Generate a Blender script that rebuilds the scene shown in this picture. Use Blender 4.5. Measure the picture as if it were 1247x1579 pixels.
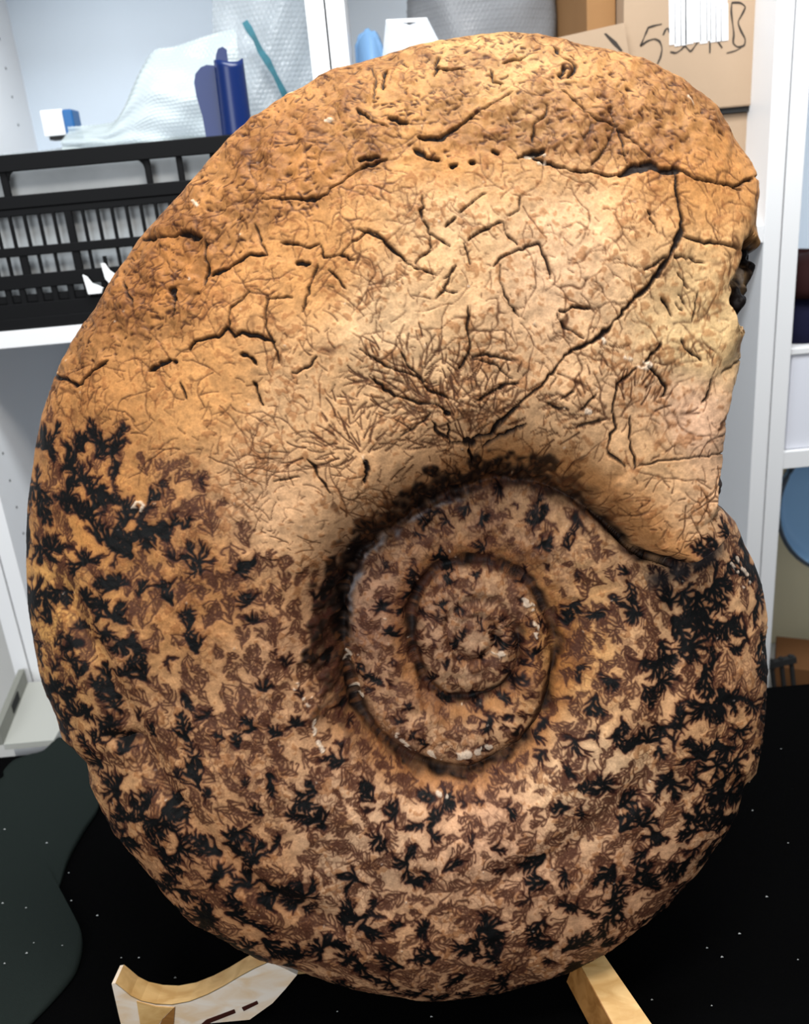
import bpy, bmesh, math, random
import numpy as np

random.seed(7)
rng = np.random.default_rng(11)
scene = bpy.context.scene
for o in list(bpy.data.objects):
    bpy.data.objects.remove(o)

# ------------------------------------------------------------------ camera
FPX, CX, CY = 1350.0, 623.5, 789.5
PITCH, ROLL, CAM_Z = math.radians(20.4), math.radians(5.2), 0.93
F_ = np.array([0, math.cos(PITCH), -math.sin(PITCH)])
U0 = np.array([0, math.sin(PITCH), math.cos(PITCH)])
R0 = np.array([1.0, 0, 0])
R_ = math.cos(ROLL) * R0 - math.sin(ROLL) * U0
U_ = math.cos(ROLL) * U0 + math.sin(ROLL) * R0
O_ = np.array([0, 0, CAM_Z])
cam_data = bpy.data.cameras.new('camera')
cam = bpy.data.objects.new('camera', cam_data)
scene.collection.objects.link(cam)
from mathutils import Matrix, Vector
M = Matrix.Identity(4)
for i in range(3):
    M[i][0], M[i][1], M[i][2], M[i][3] = R_[i], U_[i], -F_[i], O_[i]
cam.matrix_world = M
cam_data.sensor_fit = 'VERTICAL'
cam_data.sensor_height = 36.0
cam_data.lens = 36.0 * FPX / 1579.0
cam_data.clip_start = 0.02
cam_data.dof.use_dof = True
cam_data.dof.focus_distance = 0.98
cam_data.dof.aperture_fstop = 5.0
scene.camera = cam

# ------------------------------------------------------------------ light
world = bpy.data.worlds.new('room_light')
scene.world = world
world.use_nodes = True
world.node_tree.nodes['Background'].inputs[0].default_value = (0.86, 0.93, 1.0, 1)
world.node_tree.nodes['Background'].inputs[1].default_value = 0.36


def area(name, loc, target, sx, sy, watts, col):
    d = bpy.data.lights.new(name, 'AREA')
    d.shape = 'RECTANGLE'
    d.size, d.size_y, d.energy, d.color = sx, sy, watts, col
    o = bpy.data.objects.new(name, d)
    scene.collection.objects.link(o)
    o.location = loc
    o.rotation_euler = (Vector(target) - Vector(loc)).to_track_quat('-Z', 'Y').to_euler()
    return o


area('ceiling_lamp_light', (0.25, 0.35, 2.35), (0.05, 0.95, 0.6), 1.1, 0.4, 31, (1.0, 0.95, 0.88))
area('window_light', (-1.3, -1.7, 1.45), (0.0, 1.5, 0.5), 1.5, 1.6, 48, (0.93, 0.97, 1.0))
area('shelf_fill_light', (0.1, 0.95, 2.35), (0.05, 1.85, 0.75), 1.8, 0.3, 46, (0.9, 0.96, 1.0))  # added lamp that brightens the white shelving

scene.view_settings.view_transform = 'Standard'
scene.view_settings.look = 'None'
scene.view_settings.gamma = 1.0
scene.view_settings.use_curve_mapping = False
scene.view_settings.exposure = 0.0

# ------------------------------------------------------------------ helpers
def ray(x, y):
    return F_ + (x - CX) / FPX * R_ - (y - CY) / FPX * U_


def aty(x, y, Y):                      # point seen at a pixel, on the upright plane at depth Y
    d = ray(x, y)
    return O_ + d * (Y / d[1])


def atz(x, y, z):                      # point seen at a pixel, on the level plane at height z
    d = ray(x, y)
    return O_ + d * ((z - CAM_Z) / d[2])


def srgb(r, g, b):
    return tuple((c / 255 / 12.92) if c / 255 < 0.04045 else ((c / 255 + 0.055) / 1.055) ** 2.4 for c in (r, g, b))


def mat(name, col, rough=0.5, spec=0.4, bump=0.0, bscale=60.0, mottle=0.0, mscale=8.0, trans=0.0, alpha=1.0, metal=0.0):
    m = bpy.data.materials.new(name)
    m.use_nodes = True
    nt = m.node_tree
    b = nt.nodes['Principled BSDF']
    b.inputs['Base Color'].default_value = (*col, 1)
    b.inputs['Roughness'].default_value = rough
    b.inputs['Specular IOR Level'].default_value = spec
    b.inputs['Metallic'].default_value = metal
    b.inputs['Transmission Weight'].default_value = trans
    b.inputs['Alpha'].default_value = alpha
    tc = nt.nodes.new('ShaderNodeTexCoord')
    if mottle:
        n = nt.nodes.new('ShaderNodeTexNoise')
        n.inputs['Scale'].default_value = mscale
        n.inputs['Detail'].default_value = 5
        nt.links.new(tc.outputs['Object'], n.inputs['Vector'])
        r = nt.nodes.new('ShaderNodeMapRange')
        r.inputs[1].default_value, r.inputs[2].default_value = 0.3, 0.7
        r.inputs[3].default_value, r.inputs[4].default_value = 1 - mottle, 1 + mottle
        nt.links.new(n.outputs['Fac'], r.inputs[0])
        mx = nt.nodes.new('ShaderNodeMix')
        mx.data_type = 'RGBA'
        mx.blend_type = 'MULTIPLY'
        mx.inputs[0].default_value = 1
        mx.inputs[6].default_value = (*col, 1)
        nt.links.new(r.outputs[0], mx.inputs[7])
        nt.links.new(mx.outputs[2], b.inputs['Base Color'])
    if bump:
        n = nt.nodes.new('ShaderNodeTexNoise')
        n.inputs['Scale'].default_value = bscale
        n.inputs['Detail'].default_value = 4
        nt.links.new(tc.outputs['Object'], n.inputs['Vector'])
        bp = nt.nodes.new('ShaderNodeBump')
        bp.inputs['Strength'].default_value = bump
        bp.inputs['Distance'].default_value = 0.002
        nt.links.new(n.outputs['Fac'], bp.inputs['Height'])
        nt.links.new(bp.outputs[0], b.inputs['Normal'])
    return m


def link(name, me, material=None, parent=None):
    o = bpy.data.objects.new(name, me)
    scene.collection.objects.link(o)
    if material is not None and not me.materials:
        me.materials.append(material)
    if parent is not None:
        o.parent = parent
    return o


def tag(o, label=None, cat=None, group=None, kind=None):
    for k, v in (('label', label), ('category', cat), ('group', group), ('kind', kind)):
        if v:
            o[k] = v
    return o


def thing(name, loc, label, cat, group=None, rotz=0.0):
    o = bpy.data.objects.new(name, None)
    scene.collection.objects.link(o)
    o.empty_display_size = 0.05
    o.location = loc
    o.rotation_euler = (0, 0, rotz)
    return tag(o, label, cat, group)


class MB:                              # collects shapes, builds ONE mesh object; world coords, or local to its thing
    def __init__(s, off=(0, 0, 0)):
        s.v, s.f, s.off = [], [], np.array(off, float)

    def poly(s, verts, faces):
        n = len(s.v)
        s.v += [tuple(np.array(p, float) - s.off) for p in verts]
        s.f += [tuple(i + n for i in q) for q in faces]
        return s

    def box(s, a, b, ch=0.0):
        x0, y0, z0 = np.minimum(a, b)
        x1, y1, z1 = np.maximum(a, b)
        if ch <= 0:
            vs = [(x, y, z) for x in (x0, x1) for y in (y0, y1) for z in (z0, z1)]
            return s.poly(vs, [(0, 1, 3, 2), (4, 6, 7, 5), (0, 4, 5, 1), (2, 3, 7, 6), (0, 2, 6, 4), (1, 5, 7, 3)])
        bm = bmesh.new()
        bmesh.ops.create_cube(bm, size=1)
        for v in bm.verts:
            v.co = Vector(((x0 + x1) / 2 + v.co.x * (x1 - x0), (y0 + y1) / 2 + v.co.y * (y1 - y0), (z0 + z1) / 2 + v.co.z * (z1 - z0)))
        bmesh.ops.bevel(bm, geom=list(bm.edges), offset=ch, segments=2, affect='EDGES', profile=0.5)
        bm.verts.index_update()
        s.poly([tuple(v.co) for v in bm.verts], [tuple(v.index for v in f.verts) for f in bm.faces])
        bm.free()
        return s

    def hexa(s, p):                    # eight corners: four of one face, then the four opposite
        return s.poly(p, [(3, 2, 1, 0), (4, 5, 6, 7), (0, 1, 5, 4), (1, 2, 6, 5), (2, 3, 7, 6), (3, 0, 4, 7)])

    def plate(s, outline, d):          # outline of 3D points pushed along d
        n = len(outline)
        o = [np.array(p, float) for p in outline]
        vs = o + [p + np.array(d, float) for p in o]
        return s.poly(vs, [tuple(range(n)), tuple(range(2 * n - 1, n - 1, -1))] + [(i, i + n, (i + 1) % n + n, (i + 1) % n) for i in range(n)])

    def tube(s, pts, r, seg=8):
        pts = [np.array(p, float) for p in pts]
        n = len(pts)
        rr = r if hasattr(r, '__len__') else [r] * n
        vs, fs = [], []
        for i, p in enumerate(pts):
            t = pts[min(i + 1, n - 1)] - pts[max(i - 1, 0)]
            t = t / np.linalg.norm(t)
            a = np.cross(t, (0.3, 0.2, 0.93) if abs(t[2]) < 0.9 else (1, 0, 0))
            a /= np.linalg.norm(a)
            b = np.cross(t, a)
            for k in range(seg):
                th = 2 * math.pi * k / seg
                vs.append(p + rr[i] * (math.cos(th) * a + math.sin(th) * b))
        for i in range(n - 1):
            for k in range(seg):
                k2 = (k + 1) % seg
                fs.append((i * seg + k, i * seg + k2, (i + 1) * seg + k2, (i + 1) * seg + k))
        fs += [tuple(range(seg - 1, -1, -1)), tuple((n - 1) * seg + k for k in range(seg))]
        return s.poly(vs, fs)

    def build(s, name, material, parent=None, smooth=False):
        me = bpy.data.meshes.new(name)
        me.from_pydata(s.v, [], s.f)
        bm = bmesh.new()
        bm.from_mesh(me)
        bmesh.ops.recalc_face_normals(bm, faces=bm.faces)
        bm.to_mesh(me)
        bm.free()
        if smooth:
            me.shade_smooth()
        return link(name, me, material, parent)


def P(parent):                         # builder whose coordinates are world but stored local to an unrotated thing
    return MB(parent.location)


def smooth_noise(h, w, cell, seed):
    r = np.random.default_rng(seed)
    gh, gw = int(h / cell) + 4, int(w / cell) + 4
    g = r.random((gh, gw)).astype(np.float32) * 2 - 1
    y = np.arange(h, dtype=np.float32) / cell
    x = np.arange(w, dtype=np.float32) / cell

    def wts(t):
        i = t.astype(int)
        f = t - i
        return i, [(-f**3 + 3 * f**2 - 3 * f + 1) / 6, (3 * f**3 - 6 * f**2 + 4) / 6, (-3 * f**3 + 3 * f**2 + 3 * f + 1) / 6, f**3 / 6]
    iy, wy = wts(y)
    ix, wx = wts(x)
    rows = sum(wy[k][:, None] * g[iy + k] for k in range(4))
    return 1.6 * sum(wx[k][None, :] * rows[:, ix + k] for k in range(4))


def sample(img, x, y):                 # bilinear
    h, w = img.shape[:2]
    x = np.clip(x, 0, w - 1.001)
    y = np.clip(y, 0, h - 1.001)
    i, j = x.astype(int), y.astype(int)
    fx, fy = x - i, y - j
    if img.ndim == 3:
        fx, fy = fx[..., None], fy[..., None]
    return (img[j, i] * (1 - fx) + img[j, i + 1] * fx) * (1 - fy) + (img[j + 1, i] * (1 - fx) + img[j + 1, i + 1] * fx) * fy


def grid_mesh(name, X, material=None, parent=None, smooth=True, closed_u=False, caps=False):
    nv, nu = X.shape[:2]
    idx = np.arange(nv * nu).reshape(nv, nu)
    q = np.stack([idx[:-1, :-1].ravel(), idx[:-1, 1:].ravel(), idx[1:, 1:].ravel(), idx[1:, :-1].ravel()], 1)
    if closed_u:
        q = np.concatenate([q, np.stack([idx[:-1, -1], idx[:-1, 0], idx[1:, 0], idx[1:, -1]], 1)])
    co = X.reshape(-1, 3)
    loops, tot = q.ravel(), np.full(len(q), 4)
    if caps:                           # fans that close the first and the last ring
        n = len(co)
        co = np.concatenate([co, X[0].mean(0)[None], X[-1].mean(0)[None]])
        t1 = np.stack([np.full(nu, n), np.roll(idx[0], -1), idx[0]], 1)
        t2 = np.stack([np.full(nu, n + 1), idx[-1], np.roll(idx[-1], -1)], 1)
        loops = np.concatenate([loops, t1.ravel(), t2.ravel()])
        tot = np.concatenate([tot, np.full(2 * nu, 3)])
    me = bpy.data.meshes.new(name)
    me.vertices.add(len(co))
    me.vertices.foreach_set('co', co.reshape(-1).astype(np.float32))
    me.loops.add(len(loops))
    me.loops.foreach_set('vertex_index', loops.astype(np.int32))
    me.polygons.add(len(tot))
    me.polygons.foreach_set('loop_start', np.r_[0, np.cumsum(tot)[:-1]].astype(np.int32))
    me.polygons.foreach_set('loop_total', tot.astype(np.int32))
    me.update(calc_edges=True)
    if smooth:
        me.shade_smooth()
    return link(name, me, material, parent)

# ------------------------------------------------------------------ the room
MAT = {}
MAT['white'] = mat('white_laminate', (0.80, 0.80, 0.81), 0.35, 0.4)
MAT['backing'] = mat('pale_blue_grey_backing', (0.66, 0.745, 0.84), 0.5, 0.3)
MAT['wall'] = mat('painted_wall', (0.62, 0.61, 0.58), 0.8, 0.2, 0.2, 90)
MAT['floor'] = mat('grey_vinyl_floor', (0.20, 0.19, 0.18), 0.55, 0.3, 0.0, 60, 0.15, 20)
MAT['hole'] = mat('dark_hole', (0.03, 0.03, 0.03), 0.8, 0.1)

st = MB().box((-3, -2.5, -0.80), (3, 2.6, -0.75)).build('floor', MAT['floor'])
tag(st, kind='structure')
st = MB().box((-3, 2.45, -0.75), (3, 2.6, 2.5)).build('wall_back', MAT['wall'])
tag(st, kind='structure')

# ------------------------------------------------------------------ white shelving, four units side by side
YF, YB = 1.66, 2.30


def shelving(x0, x1, shelves, label, holes=True, back='backing'):
    t = thing('shelving_unit', ((x0 + x1) / 2, (YF + YB) / 2, -0.75), label, 'shelves', 'white shelving units along the wall')
    b = P(t)
    for a, c in ((x0, x0 + 0.031), (x1 - 0.031, x1)):
        side = P(t).box((a, YF, -0.75), (c, YB, 1.75), 0.0012).build('side_panel', MAT['white'], t)
        if holes:                      # rows of shelf-pin holes in the inner faces
            h = P(t)
            inner, s = (c, 1) if a == x0 else (a, -1)
            for yy in (YF + 0.06, YB - 0.10):
                for k in range(38):
                    z = -0.55 + k * 0.058
                    h.tube([(inner - 0.004 * s, yy, z), (inner + 0.0006 * s, yy, z)], 0.003, 6)
            h = h.build('pin_holes', MAT['hole'], side)
            h['kind'] = 'stuff'
    P(t).box((x0 + 0.031, YB - 0.008, -0.72), (x1 - 0.031, YB, 1.72)).build('back_panel', MAT[back], t)
    for z0, z1 in shelves:
        P(t).box((x0 + 0.031, YF + 0.002, z0), (x1 - 0.031, YB - 0.008, z1), 0.001).build('shelf_board', MAT['white'], t)
    return t


shelving(-0.826, -0.0575, [(0.708, 0.739), (-0.70, -0.67), (1.70, 1.73)], 'white shelving unit behind the black crate, its board carrying the crate')
shelving(-0.0545, 0.7335, [(0.775, 0.806), (-0.70, -0.67), (1.70, 1.73)], 'white shelving unit behind the top of the fossil, holding the cardboard cartons', False)
shelving(0.7365, 1.52, [(0.330, 0.366), (-0.42, -0.39), (1.70, 1.73)], 'white shelving unit at the right edge, holding the white bin and navy bag', False)
shelving(-1.60, -0.8295, [(-0.70, -0.67), (1.70, 1.73)], 'white shelving unit at the far left edge, mostly hidden beside the crate unit', True, 'wall')  # back panel takes a darker material to stand for the shade there

# ------------------------------------------------------------------ table, cloths
MAT['table'] = mat('table_wood', (0.25, 0.18, 0.11), 0.5, 0.3, 0.1, 40, 0.2, 6)
TX0, TX1, TY0, TY1 = -0.80, 1.25, 0.30, 1.395
t = thing('table', (0.2, 0.85, -0.75), 'table hidden under the black cloth that carries the fossil', 'table')
P(t).box((TX0, TY0, -0.036), (TX1, TY1, -0.008), 0.003).build('tabletop', MAT['table'], t)
for lx in (TX0 + 0.06, TX1 - 0.06):
    for ly in (TY0 + 0.06, TY1 - 0.06):
        P(t).box((lx - 0.025, ly - 0.025, -0.75), (lx + 0.025, ly + 0.025, -0.036), 0.003).build('leg', MAT['table'], t)


def cloth_mat(name, col):
    m = mat(name, col, 1.0, 0.02, 0.5, 900)
    b = m.node_tree.nodes['Principled BSDF']
    return m


MAT['cloth'] = cloth_mat('black_cloth', (0.0016, 0.0016, 0.0017))
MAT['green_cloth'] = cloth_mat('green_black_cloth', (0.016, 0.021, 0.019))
nx, ny = 150, 110
u = np.linspace(TX0 - 0.16, TX1 + 0.16, nx)
v = np.linspace(TY0 - 0.22, TY1 + 0.20, ny)
UU, VV = np.meshgrid(u, v)
ox = np.clip(TX0 - 0.004 - UU, 0, None) - np.clip(UU - TX1 - 0.004, 0, None)
oy = np.clip(TY0 - 0.004 - VV, 0, None) - np.clip(VV - TY1 - 0.004, 0, None)
over = np.hypot(ox, oy)
X = np.clip(UU, TX0 - 0.004, TX1 + 0.004) - 0.10 * ox
Y = np.clip(VV, TY0 - 0.004, TY1 + 0.004) - 0.10 * oy + 0.012 * np.sin(UU * 24) * np.clip(over * 8, 0, 1)
Z = -0.0035 - over - 0.0008 * (1 + np.sin(UU * 9 + VV * 4) * np.sin(VV * 7 - UU * 3)) * (over <= 0)
cl = grid_mesh('tablecloth', np.stack([X, Y, Z], 2), MAT['cloth'])
mo = cl.modifiers.new('thickness', 'SOLIDIFY')
mo.thickness, mo.offset = 0.0025, -1
tag(cl, 'plain black cloth spread over the table beneath the fossil', 'tablecloth')

# the greenish folded cloth at the left: outline laid on the table, soft raised edge
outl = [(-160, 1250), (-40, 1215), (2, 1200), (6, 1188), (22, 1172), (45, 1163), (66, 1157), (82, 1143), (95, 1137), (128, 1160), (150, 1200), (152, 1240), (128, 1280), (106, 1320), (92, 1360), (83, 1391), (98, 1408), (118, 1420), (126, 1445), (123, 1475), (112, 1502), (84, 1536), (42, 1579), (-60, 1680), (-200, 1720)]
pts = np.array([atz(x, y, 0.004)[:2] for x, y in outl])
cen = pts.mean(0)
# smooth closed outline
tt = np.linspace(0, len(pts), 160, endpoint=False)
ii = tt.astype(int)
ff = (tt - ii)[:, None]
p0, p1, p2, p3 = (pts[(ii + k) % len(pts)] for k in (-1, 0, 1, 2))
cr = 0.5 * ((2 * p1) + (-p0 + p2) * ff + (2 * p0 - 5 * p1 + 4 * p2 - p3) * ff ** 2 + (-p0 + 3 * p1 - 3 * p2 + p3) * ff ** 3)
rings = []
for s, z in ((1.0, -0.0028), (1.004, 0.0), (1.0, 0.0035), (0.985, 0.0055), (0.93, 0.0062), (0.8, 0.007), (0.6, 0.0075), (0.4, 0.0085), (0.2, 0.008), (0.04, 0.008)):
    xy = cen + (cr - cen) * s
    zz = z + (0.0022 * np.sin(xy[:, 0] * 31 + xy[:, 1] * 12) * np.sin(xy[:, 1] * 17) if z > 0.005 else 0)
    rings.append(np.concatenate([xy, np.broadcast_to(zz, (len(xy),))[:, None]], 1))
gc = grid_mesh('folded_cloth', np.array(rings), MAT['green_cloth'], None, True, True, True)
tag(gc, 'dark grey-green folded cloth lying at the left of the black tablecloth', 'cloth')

# lint on the cloth: nobody could count it
lint = MB()
for k, (x, y) in enumerate([(7, 1279), (106, 1346), (110, 1389), (41, 1470), (52, 1454), (7, 1486), (4, 1393), (187, 1477), (214, 1477), (72, 1300), (96, 1458), (40, 1400), (1182, 1383), (1204, 1155), (1005, 1542), (1113, 1476), (1097, 1551), (1090, 1462), (1140, 1440), (1215, 1300), (1160, 1250), (270, 1508), (520, 1560), (665, 1568), (150, 1412), (1230, 1480)]):
    z = 0.0095 if x < 120 else -0.0020
    p = atz(x, y, z)
    r = (0.0011, 0.0007, 0.0009)[k % 3]
    lint.tube([p + (-r * 1.4, 0, 0), p + (0, r * 0.4, r * 0.5), p + (r * 1.4, 0, 0)], [r * 0.4, r, r * 0.4], 5)
lo = lint.build('lint', mat('pale_lint', (0.45, 0.46, 0.45), 0.9, 0.1))
tag(lo, 'tiny pale lint specks scattered over the dark cloths', 'lint', None, 'stuff')

# ------------------------------------------------------------------ the ammonite
LEAN = math.radians(13)
EU = np.array([1.0, 0, 0])
EV = np.array([0, math.sin(LEAN), math.cos(LEAN)])
EN = np.array([0, -math.cos(LEAN), math.sin(LEAN)])
P0 = aty(620, 850, 0.93)
SC = 0.00076                           # metres of relief per map unit


def plane_pt(x, y):                    # map coordinates of the fossil's mid plane -> point in the room
    x = np.asarray(x, float); y = np.asarray(y, float)
    d = F_ + ((x - CX) / FPX)[..., None] * R_ - ((y - CY) / FPX)[..., None] * U_
    t = ((P0 - O_) @ EN) / (d @ EN)
    return O_ + d * t[..., None]


def proj(X):
    q = X - O_
    z = q @ F_
    return CX + FPX * (q @ R_) / z, CY - FPX * (q @ U_) / z


OUTLINE = [(1150,842),(1163,867),(1174,898),(1177,915),(1183,953),(1181,991),(1182,1055),(1180,1090),(1175,1125),(1166,1185),(1149,1207),(1136,1260),(1106,1308),(1069,1358),(1021,1402),(985,1434),(937,1474),(897,1493),(822,1521),(781,1533),(717,1545),(661,1548),(613,1543),(557,1531),(492,1515),(437,1495),(385,1471),(341,1447),(289,1417),(245,1371),(208,1327),(172,1283),(152,1238),(135,1206),(128,1172),(90,1136),(82,1102),(64,1050),(56,1017),(46,958),(40,908),(37,854),(40,779),(48,717),(53,682),(64,637),(78,599),(88,570),(104,538),(127,499),(146,474),(165,438),(191,400),(210,370),(232,345),(258,319),(283,290),(299,271),(325,240),(354,210),(389,181),(437,149),(476,128),(508,109),(533,102),(549,98),(594,85),(642,68),(697,59),(756,50),(778,48),(822,52),(870,60),(885,66),(941,78),(989,92),(1029,108),(1069,131),(1101,151),(1125,183),(1130,199),(1152,235),(1172,263),(1174,275),(1174,303),(1181,331),(1193,351),(1193,383),(1182,422),(1168,454),(1150,490),(1152,510),(1156,530),(1153,550),(1149,560),(1144,598),(1132,645),(1128,673),(1126,700),(1128,718),(1139,735),(1128,752),(1114,767),(1122,785),(1134,805)]
GROOVE = [(1030,870),(984,855),(958,838),(932,810),(900,783),(861,757),(815,741),(764,737),(712,754),(654,779),(602,818),(556,851),(537,890),(531,941),(531,993),(540,1038),(556,1090),(589,1129),(634,1161),(679,1176),(718,1178),(764,1155),(802,1129),(828,1090),(845,1038),(851,993),(841,941),(819,902),(783,876),(744,864),(699,867),(660,889),(641,922),(634,973),(644,1019),(657,1051),(690,1075),(740,1068),(785,1045),(800,1000),(785,950),(745,925),(705,940),(690,985),(715,1015),(745,1010)]
APERTURE = [(1030,870),(1075,850),(1110,825),(1113,780)]
C0 = (735.0, 985.0)


def polar(pts, c):
    p = np.array(pts, float)
    return np.arctan2(c[1] - p[:, 1], p[:, 0] - c[0]), np.hypot(p[:, 0] - c[0], p[:, 1] - c[1])


def smoothstep(a, b, x):
    t = np.clip((x - a) / (b - a), 0, 1)
    return t * t * (3 - 2 * t)


def interp_deg(knots, x):
    k = np.array(knots, float)
    return np.interp(x, k[:, 0], k[:, 1])


class Form:                            # relief of the shell above its mid plane, in map coordinates
    def __init__(s, outline, groove, aperture, c):
        s.c = c
        a, r = polar(outline, c)
        o = np.argsort(np.mod(a, 2 * np.pi))
        s.oa, s.orr = np.mod(a, 2 * np.pi)[o], r[o]
        ta = np.linspace(0, 2 * np.pi, 1440, endpoint=False)
        tr = np.interp(ta, np.r_[s.oa[-1] - 2 * np.pi, s.oa, s.oa[0] + 2 * np.pi], np.r_[s.orr[-1], s.orr, s.orr[0]])
        sm = sum(np.roll(tr, k) * math.exp(-(k / 5.0) ** 2) for k in range(-12, 13)) / sum(math.exp(-(k / 5.0) ** 2) for k in range(-12, 13))
        deg = np.degrees(ta)
        wt = smoothstep(30, 34, deg) * (1 - smoothstep(57, 62, deg))
        s.oa, s.orr = ta, tr * (1 - wt) + sm * wt
        a, r = polar(groove, c)
        s.a0 = a[0]
        s.gphi, s.gr = np.unwrap(a) - a[0], r
        a, r = polar(aperture, c)
        s.apr, s.apa = r, a

    def R(s, a):
        a = np.mod(a, 2 * np.pi)
        return np.interp(a, np.r_[s.oa[-1] - 2 * np.pi, s.oa, s.oa[0] + 2 * np.pi], np.r_[s.orr[-1], s.orr, s.orr[0]])

    def G(s, phi):
        return np.interp(phi, s.gphi, s.gr)

    def height(s, a, r):
        ad = np.mod(a - s.a0, 2 * np.pi)
        R = s.R(a)
        # the body chamber ends on the aperture edge; beyond it the older whorl shows
        ap = np.interp(r, s.apr, s.apa) - s.a0
        d_ap = np.where(ad > np.pi, ad - 2 * np.pi, ad) - ap
        on_new = smoothstep(-0.004, 0.016, np.where(np.abs(d_ap) < 0.5, d_ap, np.where(ad < np.pi, 1, 1)))
        low = (np.abs(d_ap) < 0.5) & (d_ap < 0.016)
        pn = ad
        po = np.where(ad < 0.6, ad + 2 * np.pi, ad)

        def body(phi, g, R):
            dg = np.degrees(phi)
            T = interp_deg([(0, 176), (60, 182), (120, 180), (180, 165), (230, 158), (300, 142), (350, 126), (372, 120)], dg)
            Gh = interp_deg([(0, 108), (20, 84), (60, 64), (100, 62), (150, 74), (200, 92), (270, 92), (330, 84), (372, 82)], dg)
            tc = interp_deg([(0, 0.24), (60, 0.24), (100, 0.22), (140, 0.22), (180, 0.24), (240, 0.3), (300, 0.36), (372, 0.38)], dg)
            ad_abs = np.degrees(np.mod(phi + s.a0, 2 * np.pi))
            p = interp_deg([(0, 2.6), (24, 2.6), (30, 5.0), (50, 5.0), (60, 3.0), (75, 2.2), (130, 2.3), (180, 2.6), (270, 2.6), (360, 2.6)], ad_abs)
            qx = interp_deg([(0, 2.2), (60, 3.0), (110, 3.0), (160, 2.4), (220, 2.0), (372, 1.8)], dg)
            t = np.clip((r - g) / np.maximum(R - g, 1), 0, 1)
            x = np.clip((t - tc) / (1 - tc), 0, 1)
            outer = T * (1 - x ** p) ** 0.5
            y = np.clip((tc - t) / tc, 0, 1)
            inner = T - (T - Gh) * y ** qx
            return np.where(t > tc, outer, inner)

        g0n = s.G(pn)
        g1n = s.G(pn + 2 * np.pi)
        new = body(pn, g0n, R)
        old = body(po, s.G(po), R)
        Wb = new * on_new + old * (1 - on_new)
        # inner whorl strip between the first and the second turn of the groove
        dg = np.degrees(pn)
        Gh0 = interp_deg([(0, 108), (20, 84), (60, 64), (100, 62), (150, 74), (200, 92), (270, 92), (330, 84), (360, 82)], dg)
        Gh1 = interp_deg([(0, 82), (90, 70), (180, 74), (270, 84), (360, 86)], dg)
        k = np.clip((r - g1n) / np.maximum(g0n - g1n, 1), 0, 1)
        dome = Gh1 + (Gh0 - Gh1) * k + 24 * np.sin(np.pi * k) ** 0.62
        hid = body(pn + 2 * np.pi, g1n, np.maximum(R, 440.0))
        bl = smoothstep(4, 46, dg)
        strip = hid * (1 - bl) + dome * bl
        core = 88 + 12 * np.cos(np.clip(r / 120, 0, 1) * np.pi / 2)
        for turn in (1, 2, 3):
            g = s.G(pn + 2 * np.pi * turn)
            amp = (0, 1, 0.55, 0.4)[turn] * 16
            if turn > 1:
                core = core - amp * np.exp(-((r - g) / 6.0) ** 2)
        kk = np.clip((g1n - r) / 22.0, 0, 1)
        core = Gh1 + (core - Gh1) * kk ** 0.6
        inside = (r < g0n) & ~(low & (r > g1n) & (ad < 0.6) & (r > s.apr[0]))
        W = np.where(inside, np.where(r < g1n, core, strip), Wb)
        return W


def base_point(form, a, r):
    x = form.c[0] + r * np.cos(a)
    y = form.c[1] - r * np.sin(a)
    w = form.height(a, r)
    return plane_pt(x, y) + (w * SC)[..., None] * EN, w


def unproject(form, pts, it=5, wmax=None):
    """Map coordinates of points seen on the shell."""
    t = np.array(pts, float)
    q = t.copy()
    for _ in range(it):
        a, r = polar(q, form.c)
        r = np.minimum(r, form.R(a) * 0.995)
        X, w = base_point(form, a, r)
        px, py = proj(X)
        q = q + 0.8 * (t - np.stack([px, py], 1))
    return q


def at_relief(pts, w):                 # map coordinates of points seen at a known relief
    p = np.array(pts, float)
    w = np.broadcast_to(np.asarray(w, float), (len(p),))
    d = F_ + ((p[:, 0] - CX) / FPX)[:, None] * R_ - ((p[:, 1] - CY) / FPX)[:, None] * U_
    t = ((P0 - O_) @ EN + w * SC) / (d @ EN)
    X = O_ + d * t[:, None] - (w * SC)[:, None] * EN
    return np.stack(proj(X), 1)


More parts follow.
